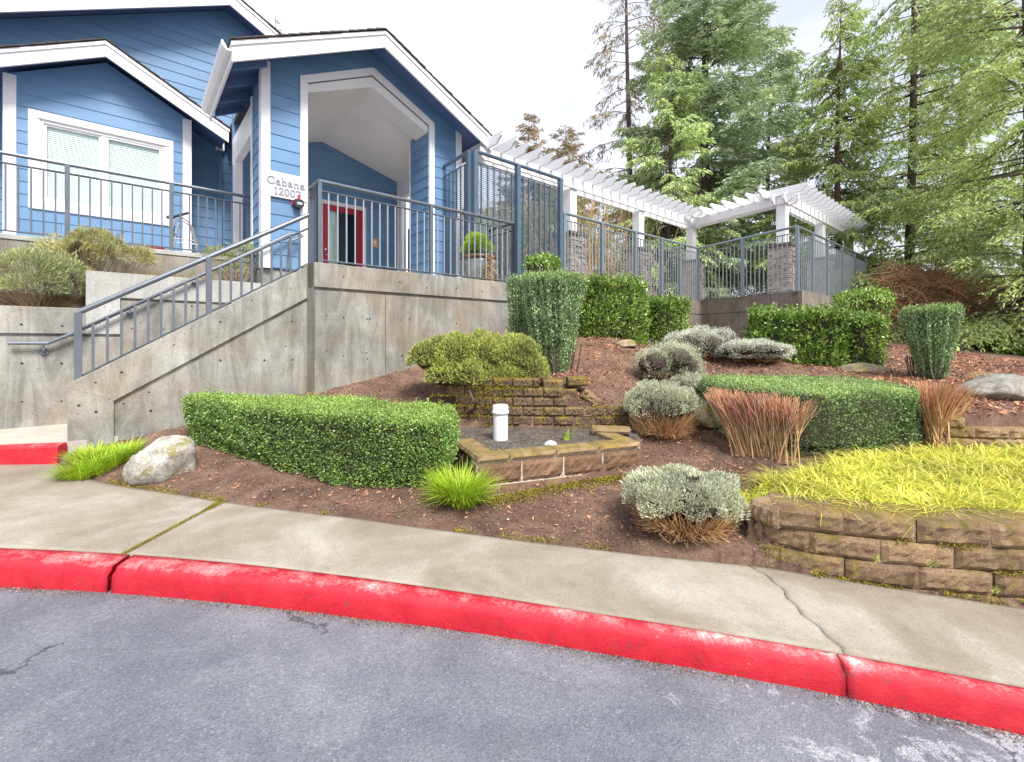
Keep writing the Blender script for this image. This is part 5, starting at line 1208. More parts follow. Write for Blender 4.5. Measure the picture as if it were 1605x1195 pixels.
# ------------------------------------------------------------------ clipped hedges
def polyarea(P): return abs(sum(P[i][0]*P[(i+1) % len(P)][1]-P[(i+1) % len(P)][0]*P[i][1] for i in range(len(P))))/2
def hedge(name, label, poly, ztop, n, L, Wd, ms, mt=None, taper=lambda h: 1+0*h, r=.09, group=None, rough=.03, depth=.07, up=.35, zb=None, cat='hedge', topn=None, seed=0, rib=0, ndir=.8, coren=.86, corem='twigcore', stray=260):
    P = np.array(poly, float); cen = P.mean(0); k = len(P); E = np.roll(P, -1, 0)-P; el = np.linalg.norm(E, axis=1)
    zbase = (lambda x, y: hgt(x, y)) if zb is None else (lambda x, y: np.full(np.shape(x), zb))
    zt = ztop if callable(ztop) else (lambda x, y: np.full(np.shape(x), ztop))
    c0 = float(zbase(np.array([cen[0]]), np.array([cen[1]]))[0]); c1 = float(zt(np.array([cen[0]]), np.array([cen[1]]))[0]); Hh = c1-c0
    root = thing(name, label, cat, (cen[0], cen[1], c0), group)
    As, At = el.sum()*Hh, polyarea(poly); ns = int(n*As/(As+At)); nt_ = (n-ns) if topn is None else topn
    ei = rng.choice(k, ns, p=el/el.sum()); t = rng.uniform(0, 1, ns); h = rng.uniform(0, 1, ns)
    xy = P[ei]+E[ei]*t[:, None]; N = np.stack([E[ei][:, 1], -E[ei][:, 0]], 1)/el[ei][:, None]
    if ((cen-P[0])@np.array([E[0][1], -E[0][0]])) > 0: N = -N
    # round the vertical corners
    dc = np.minimum(t, 1-t)*el[ei]; q = np.clip(1-dc/(r*1.6), 0, 1); toc = unit(cen-xy)
    xy = xy+toc*(q**2*r*.7)[:, None]; N = unit(N-toc*(q*.8)[:, None])
    sc_ = taper(h); xy = cen+(xy-cen)*sc_[:, None]
    inset = np.where(h > 1-r/Hh, r-np.sqrt(np.maximum(r*r-((h-(1-r/Hh))*Hh)**2, 0)), 0)
    xy = xy-N*inset[:, None]
    z0 = zbase(xy[:, 0], xy[:, 1]); z1 = zt(xy[:, 0], xy[:, 1]); z = z0+(z1-z0)*h
    X = np.stack([xy[:, 0], xy[:, 1], z], 1); dn = vnoise(X, 5, seed+1)*rough+vnoise(X, 14, seed+2)*rough*.6
    if rib: 
        an = np.arctan2(X[:, 1]-cen[1], X[:, 0]-cen[0]); dn += rib*np.sin(an*13+3*np.sin(an*3)+z*2)+rib*.6*np.sin(an*29+z*5)
    N3 = np.stack([N[:, 0], N[:, 1], np.clip((h-.85)/.15, 0, 1)*.8], 1); N3 = unit(N3)
    hole = np.clip(vnoise(X, 11, seed+7)-.75, 0, 1)*1.6*depth+np.clip(.22-h, 0, 1)*depth*1.4*(vnoise(X[:, :2], 9, seed+8) > 0); X = X+N3*(dn-hole-rng.uniform(0, 1, ns)**1.6*depth)[:, None]
    X[:, 2] = np.maximum(X[:, 2], z0+.02+.0*h)
    D = unit(N3*ndir+rnd3(ns)*.75+np.array([0, 0, up])); V = [leafV(X-D*L*.4, D, L*rng.uniform(.7, 1.2, ns), Wd*rng.uniform(.8, 1.15, ns))]
    leaves('foliage', V[0], M[ms], root)
    # top
    lo, hi = P.min(0), P.max(0); C_ = []; got = 0
    while got < nt_:
        q = rng.uniform(lo, hi, (nt_*2, 2)); q = q[inpoly(q[:, 0], q[:, 1], poly)]; C_.append(q); got += len(q)
    q = np.concatenate(C_)[:nt_]; dist = np.full(nt_, 9.)
    for i in range(k):
        a = P[i]; e = E[i]/el[i]; dist = np.minimum(dist, np.abs((q-a)@np.array([e[1], -e[0]])))
    s1 = taper(np.array([1.0]))[0]; q2 = cen+(q-cen)*s1; dr = np.where(dist < r, r-np.sqrt(np.maximum(r*r-(r-dist)**2, 0)), 0)
    Xt = np.stack([q2[:, 0], q2[:, 1], zt(q2[:, 0], q2[:, 1])-dr], 1); Xt[:, 2] += vnoise(Xt[:, :2], 6, seed+3)*rough*.8+vnoise(Xt[:, :2], 17, seed+4)*rough*.5-rng.uniform(0, 1, nt_)**2*depth*.7
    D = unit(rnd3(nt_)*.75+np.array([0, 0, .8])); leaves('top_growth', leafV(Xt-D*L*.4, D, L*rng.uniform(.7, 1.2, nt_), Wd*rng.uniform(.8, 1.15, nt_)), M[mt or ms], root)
    if stray:
        ks = rng.integers(0, nt_, stray); Dn_ = unit(rnd3(stray)*.45+np.array([0, 0, 1])); P_ = Xt[ks]; sh = rng.uniform(.02, .06, stray)*(L/.02)**.7; Vs = []
        for q_ in range(5): Vs.append(leafV(P_+Dn_*(sh*(.3+q_*.17))[:, None], unit(Dn_+rnd3(stray)*.8), L*.85, Wd*.9))
        ks = rng.integers(0, ns, stray); Ns = N3[ks]; Dn_ = unit(rnd3(stray)*.5+Ns+np.array([0, 0, .4])); P_ = X[ks]
        for q_ in range(4): Vs.append(leafV(P_+Dn_*(sh*(.3+q_*.15))[:, None], unit(Dn_+rnd3(stray)*.8), L*.85, Wd*.9))
        leaves('stray_shoots', np.concatenate(Vs), M[mt or ms], root, 'stuff')
    # solid dark core added for the shade inside, blocks see-through
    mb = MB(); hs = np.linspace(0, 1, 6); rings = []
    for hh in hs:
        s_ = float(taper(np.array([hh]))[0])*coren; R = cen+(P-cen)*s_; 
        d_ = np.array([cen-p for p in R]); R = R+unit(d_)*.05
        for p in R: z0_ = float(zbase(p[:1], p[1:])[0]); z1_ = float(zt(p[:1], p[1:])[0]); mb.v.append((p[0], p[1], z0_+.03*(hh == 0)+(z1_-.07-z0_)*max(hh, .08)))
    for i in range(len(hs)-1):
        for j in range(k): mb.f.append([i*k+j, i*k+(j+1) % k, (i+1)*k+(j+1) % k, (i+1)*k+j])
    mb.f += [list(range(k))[::-1], list(range((len(hs)-1)*k, len(hs)*k))]; mb.build('dark_core', M[corem], root)
    # short stems to the ground
    ms_ = 26; q = cen+(P[rng.integers(0, k, ms_)]-cen)*rng.uniform(.2, .75, ms_)[:, None]; z0 = zbase(q[:, 0], q[:, 1])
    V, Fq = twigsV(np.stack([q[:, 0], q[:, 1], z0-.03], 1), np.stack([q[:, 0]+rng.normal(size=ms_)*.04, q[:, 1]+rng.normal(size=ms_)*.04, z0+.3*Hh], 1), .012, .008)
    npmesh('stems', V, Fq, 4, M['bark'], root, 'stuff'); return root
def sub(P, n=6):      # soften a plan outline
    P = [np.array(p, float) for p in P]
    for _ in range(n and 2):
        Q = []
        for i in range(len(P)): a, b = P[i], P[(i+1) % len(P)]; Q += [a*.86+b*.14, a*.14+b*.86]
        P = Q
    return [tuple(p) for p in P]
h1 = [(-3.50, 4.78), (-2.45, 4.30), (-1.5, 4.06), (-.85, 3.92), (-.52, 3.93), (-.50, 4.30), (-.62, 4.86), (-2.2, 5.15), (-3.35, 5.05)]
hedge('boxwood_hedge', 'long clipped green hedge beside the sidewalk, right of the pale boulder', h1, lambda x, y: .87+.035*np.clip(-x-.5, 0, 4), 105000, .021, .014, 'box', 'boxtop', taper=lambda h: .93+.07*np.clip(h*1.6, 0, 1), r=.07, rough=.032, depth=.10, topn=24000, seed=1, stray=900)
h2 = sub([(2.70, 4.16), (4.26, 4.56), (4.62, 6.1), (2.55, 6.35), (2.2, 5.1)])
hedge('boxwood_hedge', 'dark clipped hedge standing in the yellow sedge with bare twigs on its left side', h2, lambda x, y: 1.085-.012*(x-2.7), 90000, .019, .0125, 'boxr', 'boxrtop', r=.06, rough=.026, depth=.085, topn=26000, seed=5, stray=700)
LG = 'clipped laurel shrubs along the deck'
hedge('laurel_hedge', 'tall square laurel hedge in front of the deck fence, behind the bare mulch slope', sub([(1.30, 7.9), (2.62, 8.35), (2.3, 9.1), (1.0, 8.75)]), H+1.10, 15000, .065, .026, 'laurel', None, r=.08, rough=.04, depth=.14, group=LG, seed=11, up=.5)
hedge('laurel_hedge', 'lower laurel hedge stepping down beside the inner deck corner', sub([(2.75, 8.5), (3.55, 8.8), (3.3, 9.5), (2.5, 9.3)]), H+.80, 8000, .06, .025, 'laurel', None, r=.1, rough=.04, depth=.12, group=LG, seed=12, up=.5)
hedge('laurel_hedge', 'long glossy laurel hedge below the projecting deck corner', sub([(3.76, 7.2), (5.0, 6.6), (5.45, 7.3), (4.15, 7.95)]), H+.46, 17000, .062, .026, 'laurel', None, r=.1, rough=.045, depth=.14, group=LG, seed=13, up=.5)
hedge('laurel_shrub', 'large rounded laurel shrub at the right end of the deck wall', sub([(6.1, 8.3), (6.5, 7.9), (6.95, 8.1), (7.1, 8.6), (6.7, 9.1), (6.2, 9.0)]), H+.86, 9000, .065, .028, 'laurel', None, r=.22, rough=.05, depth=.14, group=LG, cat='shrub', seed=14, up=.5, taper=lambda h: .8+.2*np.sin(h*2.6))
hedge('laurel_shrub', 'small squat laurel shrub in front of the rounded one', sub([(4.98, 6.6), (5.4, 6.5), (5.62, 6.9), (5.2, 7.1)]), H+.34, 5500, .055, .024, 'laurel', None, r=.12, rough=.04, depth=.12, group=LG, cat='shrub', seed=15, up=.5, taper=lambda h: .72+.28*np.clip(h*1.5, 0, 1))
hedge('laurel_shrub', 'rounded laurel shrub peeking over the columnar bush by the privacy screen', sub([(.15, 8.5), (.6, 8.35), (.98, 8.6), (.8, 8.8), (.3, 8.75)]), H+1.54, 7000, .06, .025, 'laurel', None, r=.2, rough=.05, depth=.12, group=LG, cat='shrub', seed=16, up=.5)
def ring(cx, cy, rx, ry, k=12, rot=0): return [(cx+rx*math.cos(2*math.pi*i/k+rot), cy+ry*math.sin(2*math.pi*i/k+rot)) for i in range(k)]
vase = lambda h: .44+.56*np.clip(h, 0, 1)**.75
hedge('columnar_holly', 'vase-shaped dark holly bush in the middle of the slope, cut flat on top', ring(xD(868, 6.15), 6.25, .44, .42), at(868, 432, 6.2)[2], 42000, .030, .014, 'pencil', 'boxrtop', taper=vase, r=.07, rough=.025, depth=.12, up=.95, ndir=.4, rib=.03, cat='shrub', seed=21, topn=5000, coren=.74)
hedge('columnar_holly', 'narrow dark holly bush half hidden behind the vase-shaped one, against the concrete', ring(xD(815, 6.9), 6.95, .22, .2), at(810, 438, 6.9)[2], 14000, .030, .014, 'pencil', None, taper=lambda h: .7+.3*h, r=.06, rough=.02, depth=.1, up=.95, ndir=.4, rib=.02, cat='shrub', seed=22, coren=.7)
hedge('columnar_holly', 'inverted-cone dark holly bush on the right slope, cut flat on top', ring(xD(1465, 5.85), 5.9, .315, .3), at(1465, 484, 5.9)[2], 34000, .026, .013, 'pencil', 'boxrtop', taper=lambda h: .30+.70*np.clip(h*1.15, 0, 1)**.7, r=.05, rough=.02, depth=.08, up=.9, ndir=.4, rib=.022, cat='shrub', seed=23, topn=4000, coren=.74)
# ------------------------------------------------------------------ loose shrubs
def lobes_shrub(name, label, lobes, n, L, Wd, mat, base, up=.5, stems=60, stemm='twigcore', group=None, cat='shrub', core=True, shell=.25, srad=.005, lobnoise=.1, seed=0, trunks=None, stemtop=.75, corem='twigcore'):
    Lb_ = np.array(lobes, float); vol = (Lb_[:, 3]*Lb_[:, 4]+Lb_[:, 3]*Lb_[:, 5]); li = rng.choice(len(Lb_), int(n*1.5), p=vol/vol.sum())
    d = rnd3(len(li)); d[:, 2] = np.where(d[:, 2] < -.35, -d[:, 2], d[:, 2]); rr = 1-rng.uniform(0, 1, len(li))**1.5*shell
    c, R = Lb_[li, :3], Lb_[li, 3:]; X = c+d*R*rr[:, None]; X += d*R*(vnoise(X, 9, seed)*lobnoise+vnoise(X, 22, seed+1)*lobnoise*.6)[:, None]
    ins = np.zeros(len(X), bool)
    for k in range(len(Lb_)): ins |= (((X-Lb_[k, :3])/Lb_[k, 3:])**2).sum(1) < .55
    X, d = X[~ins][:n], d[~ins][:n]; D = unit(d*.7+rnd3(len(X))*.6+np.array([0, 0, up]))
    root = thing(name, label, cat, base, group)
    leaves('foliage', leafV(X-D*L*.3, D, L*rng.uniform(.6, 1.25, len(X)), Wd*rng.uniform(.8, 1.2, len(X))), M[mat], root)
    if core:  # solid dark ellipsoids added to stand for shade inside the shrub
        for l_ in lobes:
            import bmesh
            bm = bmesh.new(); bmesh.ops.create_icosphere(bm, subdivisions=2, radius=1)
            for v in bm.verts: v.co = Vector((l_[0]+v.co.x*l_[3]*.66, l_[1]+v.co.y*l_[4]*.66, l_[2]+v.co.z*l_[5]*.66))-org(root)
            me = bpy.data.meshes.new('dark_core'); bm.to_mesh(me); bm.free(); link('dark_core', me, M[corem], root)
    if stems:
        k = rng.integers(0, len(Lb_), stems); d = rnd3(stems); d[:, 2] = d[:, 2]*.6+.15
        P1 = Lb_[k, :3]+d*Lb_[k, 3:]*stemtop; P0 = np.array(base)+rng.normal(size=(stems, 3))*[.05, .05, 0]-[0, 0, .02]; mid = (P0+P1)/2+rng.normal(size=(stems, 3))*.03; mid[:, 2] -= .03
        V, Fq = twigsV(P0, P1, srad*1.6, srad*.7, mid); npmesh('stems', V, Fq, 4, M[stemm], root, 'stuff')
    if trunks:
        for t in trunks: mb = MB(); mb.tube(t[0], t[1], 7); mb.build('trunk', M['bark'], root, smooth=True)
    return root
def lb(px, py, D, rx, rz, ry=None): x, y, z = at(px, py, D); return (x, y, z, rx, ry or rx, rz)
D_ = 5.8; jl = [lb(672, 562, D_, .26, .24), lb(712, 556, D_+.05, .33, .27), lb(760, 558, D_+.1, .34, .28), lb(806, 560, D_, .33, .27), lb(832, 582, D_-.1, .20, .22), lb(700, 590, D_-.1, .25, .20), lb(745, 590, D_-.15, .28, .22), lb(790, 592, D_-.1, .26, .20)]
jb = at(742, 640, D_); jb = (jb[0], jb[1], hz(jb[0], jb[1]))
def tr(*pp): return [at(*p) for p in pp]
lobes_shrub('spreading_juniper', 'broad yellow-green shrub with bare twisted trunks behind the long hedge', jl, 36000, .045, .013, 'juniper', jb, up=.55, stems=120, lobnoise=.20, seed=31, srad=.004, corem='twigcore', trunks=[
    (tr((740, 646, 5.6), (728, 622, 5.65), (700, 608, 5.7), (690, 590, 5.75)), [.035, .03, .022, .012]), (tr((740, 646, 5.6), (748, 625, 5.6), (770, 605, 5.7), (790, 590, 5.8)), [.032, .026, .02, .01]),
    (tr((735, 648, 5.5), (745, 640, 5.35), (742, 628, 5.3), (735, 612, 5.4)), [.02, .022, .016, .01]), (tr((660, 617, 5.7), (668, 606, 5.7), (690, 602, 5.75), (700, 590, 5.8)), [.02, .018, .014, .01])])
def dome(px, ybase, ytop, D, wpx):
    x, y, z0 = at(px, ybase, D); R = wpx/2/F*D; hh = (ybase-ytop)/F*D; return x, y, z0, R, hh
def lavender(label, px, yb, yt, D, wpx, n, mat='lav', seed=0, brown=1.0, L=.027):
    x, y, z0, R, hh = dome(px, yb, yt, D, wpx); y += R*.75; z0 = hz(x, y)
    ztop = H+(HY-yt)/F*(D+R*.5); hh = ztop-z0
    r_ = np.random.default_rng(seed); lift = .12 if brown >= 1 else 0; Ls = [(x, y, z0+hh*(.44+lift), R*.88, R*.82, hh*(.52-lift))]
    for i in range(7): an = i*.9+r_.uniform(0, .5); Ls.append((x+math.cos(an)*R*.55, y+math.sin(an)*R*.5, z0+hh*r_.uniform(.36, .60), R*.44, R*.44, hh*.34))
    if brown < 1: Ls += [(x+math.cos(q_)*R*.5, y+math.sin(q_)*R*.45, z0+hh*.22, R*.45, R*.4, hh*.26) for q_ in (0, 1.3, 2.6, 3.9, 5.2)]
    ro = lobes_shrub('lavender_bush', label, Ls, int(n*1.5), L, L*.27, mat, (x, y, z0), up=.6, stems=0, lobnoise=.28, seed=seed, group='silvery lavender bushes', shell=.22)
    k = int(1100*(R/.4)*brown); an = rng.uniform(0, 6.283, k); rr = R*(.95 if brown >= 1 else .8)*rng.uniform(.3, 1.0, k)**.5; P1 = np.stack([x+np.cos(an)*rr, y+np.sin(an)*rr, z0+hh*rng.uniform(.03, .30+.22*(brown >= 1), k)], 1)
    P0 = np.stack([x+np.cos(an)*rr*.55, y+np.sin(an)*rr*.55, z0+hh*rng.uniform(-.02, .12, k)], 1)+rng.normal(size=(k, 3))*.02; V, Fq = twigsV(P0, P1, .0032, .0018, (P0+P1)/2+rng.normal(size=(k, 3))*.018)
    npmesh('woody_stems', V, Fq, 4, M['twigtan'], ro, 'stuff'); return ro
lavender('round grey-green lavender bush beside the sidewalk at the end of the curved block wall', 1097, 870, 741, 3.02, 194, 19000, seed=41)
lavender('pale lavender bush right of the planter, below the mulch slope', 1054, 692, 598, 4.9, 122, 15000, seed=42)
lavender('silver lavender bush in front of a paler one, left of centre behind the clipped hedge', 1062, 594, 531, 6.2, 116, 13000, seed=43, brown=.5)
lavender('palest grey lavender bush nearest the deck wall corner', 1112, 584, 510, 7.1, 110, 12000, 'lavg', seed=44, brown=.15)
lavender('wide low grey lavender bush under the long laurel hedge', 1204, 588, 533, 6.6, 122, 12000, 'lavg', seed=45, brown=.12)
lavender('small lavender bush tucked against the left end of the clipped hedge', 1094, 636, 584, 5.6, 70, 8000, seed=46, brown=.2)
# ------------------------------------------------------------------ bare twig shrubs
def twigshrub(label, base_pts, top_pts, n, seed, root_at, depth=.08, zlow=None):
    root = thing('dormant_shrub', label, 'shrub', root_at, 'bare twiggy shrubs')
    b0, b1 = np.array(base_pts[0]), np.array(base_pts[1]); t0, t1 = np.array(top_pts[0]), np.array(top_pts[1]); parts = []; red = []
    m_ = n//10; u = np.sort(rng.uniform(0, 1, m_)); B = b0+(b1-b0)*u[:, None]+rng.normal(size=(m_, 3))*[.02, depth*.4, .01]; Tt = t0+(t1-t0)*np.clip(u+rng.normal(size=m_)*.05, 0, 1)[:, None]+rng.normal(size=(m_, 3))*[.02, depth, .01]
    mid = B+(Tt-B)*.5+rng.normal(size=(m_, 3))*.012; mid[:, :2] += ((B-Tt)*.04)[:, :2]
    parts.append(twigsV(B, mid, .0085, .006)); k = 7
    for j in range(k):
        s0 = rng.uniform(.35, 1.0, m_)[:, None]; st_ = B+(mid-B)*np.minimum(s0*1.2, 1); e = Tt+np.stack([rng.normal(size=m_)*.035*(t1-t0)[0]/abs((t1-t0)[0]), rng.normal(size=m_)*.05, rng.uniform(-.10, .012, m_)], 1)
        (red if j > 4 else parts).append(twigsV(st_+(e-st_)*(.0 if j < 3 else .35), e, .0040, .0022, (st_+e)/2+rng.normal(size=(m_, 3))*.014 if j < 3 else None))
        if j < 5: red.append(twigsV(st_+(e-st_)*.55, e+rng.normal(size=(m_, 3))*[.03, .03, .01],   .0036, .0018))
    V, Fq = cat_q(parts); npmesh('branches', V, Fq, 4, M['twigtan'], root, 'stuff'); V, Fq = cat_q(red); npmesh('tips', V, Fq, 4, M['twigred'], root, 'stuff'); return root
q0, q1 = (2.50, 4.62, .40), (2.72, 4.02, .40); t0, t1 = (2.16, 4.95, 1.04), (2.61, 4.08, 1.04)
twigshrub('bare tan and red twig shrub covering the left face of the dark clipped hedge', ((2.27, 4.60, .36), (2.50, 4.02, .40)), (t0, t1), 900, 1, (2.5, 4.4, .4))
b_ = at(1462, 690, 4.62); twigshrub('bare reddish twig shrub at the right end of the dark clipped hedge', ((b_[0]-.07, b_[1]-.05, .42), (b_[0]+.10, b_[1]+.08, .45)), (at(1447, 600, 4.6), at(1488, 602, 4.75)), 560, 2, (b_[0], b_[1], .42), depth=.14)
# ------------------------------------------------------------------ grasses
def clump(name, label, px, py, D, R, Lh, n, mat, wd=.007, droop=.35, spread=.6, group=None, cat='grass', root_loc=None, zb=None):
    x, y, z = at(px, py, D) if root_loc is None else root_loc
    an = rng.uniform(0, 6.283, n); r_ = np.sqrt(rng.uniform(0, 1, n)); X = x+np.cos(an)*r_*R; Y = y+np.sin(an)*r_*R*.8; Z = hgt(X, Y) if zb is None else np.full(n, zb)
    Dn = np.stack([np.cos(an)*r_*spread+rng.normal(size=n)*.15, np.sin(an)*r_*spread+rng.normal(size=n)*.15, np.ones(n)], 1)
    V, Fq = bladesV(np.stack([X, Y, Z-.01], 1), Dn, Lh*rng.uniform(.55, 1.1, n), wd, droop*rng.uniform(.3, 1.5, n))
    o = npmesh(name, V, Fq, 4, M[mat]); setp(o, label, cat, group); return o
x, y, z = at(722, 800, 3.72); clump('grass_clump', 'bright green grass tuft between the long hedge and the block planter', 0, 0, 0, .13, .38, 950, 'grassb', .0085, .45, .62, root_loc=(x, y+.02, z), group='bright green grass tufts')
for i, (px, py, D, R) in enumerate(((118, 742, 4.15, .13), (150, 738, 4.25, .16), (186, 722, 4.4, .15), (130, 722, 4.4, .13))):
    pass
g0 = [at(118, 742, 4.15), at(150, 738, 4.25), at(184, 722, 4.45), (at(135, 722, 4.4))]
V_, F_ = [], []
for (x, y, z) in g0:
    n = 520; an = rng.uniform(0, 6.283, n); r_ = np.sqrt(rng.uniform(0, 1, n)); X = x+np.cos(an)*r_*.12+.04; Y = np.maximum(y+np.sin(an)*r_*.11, 4.0); Z = np.maximum(hgt(X, Y), .30)
    V_.append(bladesV(np.stack([X, Y, Z-.01], 1), np.stack([np.cos(an)*r_*.6-.1, np.sin(an)*r_*.6, np.ones(n)], 1)+rng.normal(size=(n, 3))*[.15, .15, 0], rng.uniform(.12, .25, n), .0075, rng.uniform(.2, .7, n)))
V, Fq = cat_q(V_); o = npmesh('grass_clump', V, Fq, 4, M['grassb']); setp(o, 'spreading bright green grass patch at the foot of the stair wall, left of the boulder', 'grass', 'bright green grass tufts')
# yellow sedge
nc = 900; px_ = rng.uniform(1.6, 6.4, nc*4); py_ = rng.uniform(2.7, 4.7, nc*4); TI = [(1.72, 3.18), (1.95, 3.04), (2.5, 2.88), (3.0, 2.82), (6.4, 2.72), (6.4, 4.4), (4.4, 4.5), (4.1, 4.40), (3.0, 4.18), (2.74, 3.97), (2.3, 3.66), (1.60, 3.70)]
k = inpoly(px_, py_, TI); px_, py_ = px_[k][:nc], py_[k][:nc]; V_ = []
for x, y in zip(px_, py_):
    n = 30; an = rng.uniform(0, 6.283, n); r_ = np.sqrt(rng.uniform(0, 1, n)); X = x+np.cos(an)*r_*.05; Y = y+np.sin(an)*r_*.05; fan = rng.normal(size=2)*.35
    V_.append(bladesV(np.stack([X, Y, np.full(n, hz(x, y))], 1), np.stack([np.cos(an)*r_*.8+fan[0], np.sin(an)*r_*.8+fan[1]-.1, np.full(n, .9)], 1)+np.array([0, max(0, 3.05-.12*(x-1.9)-y)*2.2, 0]), rng.uniform(.13, .28, n), .0075, rng.uniform(.45, 1.15, n), 4))
V, Fq = cat_q(V_); B_ = V.reshape(-1, 10, 3); fx = np.array([p[0] for p in front]); fy = np.array([p[1] for p in front])
over = (B_[:, :, 1] < np.interp(B_[:, :, 0], fx, fy)+.02).any(1); B_ = B_[~over | (rng.uniform(size=len(B_)) < .04)]; nb_ = len(B_)
Fq = (np.arange(nb_)[:, None, None]*10+np.array([[2*i, 2*i+1, 2*i+3, 2*i+2] for i in range(4)])[None]).ravel(); npmesh('yellow_sedge', B_.reshape(-1, 3), Fq, 4, M['grassy'], None, 'stuff')
x, y, z = at(1556, 585, 5.5)
for i in range(1):
    o = clump('dry_grass_tuft', 'clipped straw-coloured grass tuft behind the grey boulder', 0, 0, 0, .26, .20, 900, 'drygrass', .006, .1, .5, root_loc=(x+.08, y, z))
# small strap-leaved seedling in the planter
for px, py, nm in ((888, 690, 'green strap-leaved seedling in the planter right of the white rock'), (738, 682, 'tiny green seedling left of the white pipe')):
    x, y, z = at(px, py, 4.8 if px > 800 else 4.7); sc_ = 1.0 if px > 800 else .5
    P = np.array([[x-.03, y, .5], [x+.005, y+.02, .5], [x+.06, y, .5], [x-.005, y-.02, .5]]); V, Fq = bladesV(P, np.array([[-.25, 0, 1], [.1, .1, 1], [.12, 0, 1], [0, -.2, 1]]), np.array([.22, .13, .20, .10])*sc_, .055*sc_, .1, 5)
    o = npmesh('seedling', V, Fq, 4, M['grassb']); setp(o, nm, 'plant')
for px, py, D, lab in ((1158, 1030, 0, ''),): pass
for i, (px, py, D, lab) in enumerate(((1461, 884, 2.66, 'small green weed rooted in a joint of the curved block wall, the larger one'), (1374, 876, 2.72, 'smaller green weed rooted in a joint of the curved block wall'), (1560, 925, 2.6, 'weed at the foot of the curved block wall by the right edge'))):
    x, y, z = at(px, py, D-.02); n = 40; d = rnd3(n); d[:, 1] -= .4; d[:, 2] += .3; o = leaves('weed', leafV(np.repeat([[x, y, z]], n, 0)+rnd3(n)*.012, d, rng.uniform(.015, .032, n)*(1.2 if i == 0 else .8), .007), M['juniper']); setp(o, lab, 'weed')
# ------------------------------------------------------------------ planter shrubs behind the stairs
def bl(px, py, b, rx, rz, ry=None): a, z = ray_b(px, py, b); x, y, _ = W(a, b); return (x, y, z, rx, ry or rx*.8, rz)
def wispy(label, lobes, base, n, mat, seed, L=.075, stems=110):
    r = lobes_shrub('wispy_shrub', label, lobes, n, L, L*.12, mat, base, up=.45, stems=stems, stemm='wispt', core=False, shell=.8, lobnoise=.55, seed=seed, srad=.003, stemtop=.9, group='wispy shrubs in the planter behind the stairs'); return r
wispy('wispy grey-green shrub spilling over the low planter wall at the left edge', [bl(-30, 430, 8.5, .42, .26), bl(30, 425, 8.4, .40, .24), bl(88, 438, 8.35, .36, .24), bl(50, 452, 8.2, .34, .16), bl(112, 455, 8.25, .22, .18)], W(ray_b(60, 480, 8.45)[0], 8.45, H+.35), 17000, 'wispg', 51)
wispy('wispy yellow-olive shrub rising in front of the terrace railing', [bl(122, 402, 8.6, .36, .26), bl(165, 398, 8.62, .34, .24), bl(150, 380, 8.68, .26, .16), bl(206, 408, 8.6, .26, .18), bl(110, 425, 8.5, .26, .16)], W(ray_b(140, 460, 8.6)[0], 8.6, H+.45), 17000, 'wisp', 52)
wispy('sparse green shrub with dark stems beside the porch pillar', [bl(345, 408, 8.35, .22, .20), bl(378, 402, 8.3, .22, .22), bl(400, 412, 8.3, .16, .18), bl(360, 425, 8.3, .2, .12)], W(ray_b(372, 440, 8.35)[0], 8.35, H+.80), 5200, 'wispg', 53, stems=90)
for px, lab in ((225, 'straw-coloured grass tuft behind the raised planter wall, left one'), (262, 'straw-coloured grass tuft behind the raised planter wall, middle one'), (300, 'straw-coloured grass tuft behind the raised planter wall, right one')):
    a, z = ray_b(px, 430, 8.4); x, y, _ = W(a, 8.4); clump('dry_grass_tuft', lab, 0, 0, 0, .14, .36, 420, 'drygrass', .006, .5, .9, root_loc=(x, y, H+.8), zb=H+.8, group='dry grass tufts in the raised planter')
# ------------------------------------------------------------------ things on the terrace and landing
a, z = ray_b(284, 400, 9.6); z = T
fc = thing('walking_frame', 'bare aluminium folding frame standing behind the terrace railing', 'frame', W(a, 9.6, z))
for o_, nm in ((0, 'side_frame'), (.36, 'side_frame')):
    mb = MB(); mb.tube([W(a-.20+o_*.2, 9.5+o_, z), W(a-.10+o_*.2, 9.5+o_, z+.62), W(a-.02+o_*.2, 9.5+o_, z+.68), W(a+.10+o_*.2, 9.5+o_, z+.60), W(a+.24+o_*.2, 9.5+o_, z)], .014, 7); mb.tube([W(a-.16+o_*.2, 9.5+o_, z+.3), W(a+.18+o_*.2, 9.5+o_, z+.3)], .011, 6); mb.build(nm, M['steel'], fc)
mb = MB(); mb.tube([W(a-.06, 9.5, z+.64), W(a+.01, 9.86, z+.64)], .012, 6); mb.tube([W(a-.12, 9.5, z+.4), W(a-.05, 9.86, z+.4)], .012, 6); mb.build('crossbar', M['steel'], fc)
a, z = ray_b(272, 340, 10.2); sk = thing('kick_scooter', 'black kick scooter leaning by the window corner, handlebar up', 'scooter', W(a+.1, 10.2, T))
mb = MB(); mb.tube([W(a-.02, 10.15, T+.06), W(a+.0, 10.2, z)], .016, 7); mb.build('stem', M['black'], sk)
mb = MB(); mb.tube([W(a-.10, 10.1, z-.05), W(a+.0, 10.2, z), W(a+.22, 10.3, z+.13)], .022, 8); mb.build('handlebar', M['black'], sk)
mb = MB(); mb.tube([W(a-.09, 10.1, z-.045), W(a-.05, 10.14, z-.03)], .035, 10); mb.build('lamp', M['steel'], sk)
mb = MB(); mb.abox(a-.02, a+.6, 10.12, 10.24, T+.06, T+.09); mb.build('footboard', M['black'], sk)
for k in (0, .6): mb = MB(); c = W(a+k, 10.16, T+.055); mb.tube([W(a+k, 10.14, T+.055), W(a+k, 10.20, T+.055)], .055, 12); mb.build('wheel', M['black'], sk)
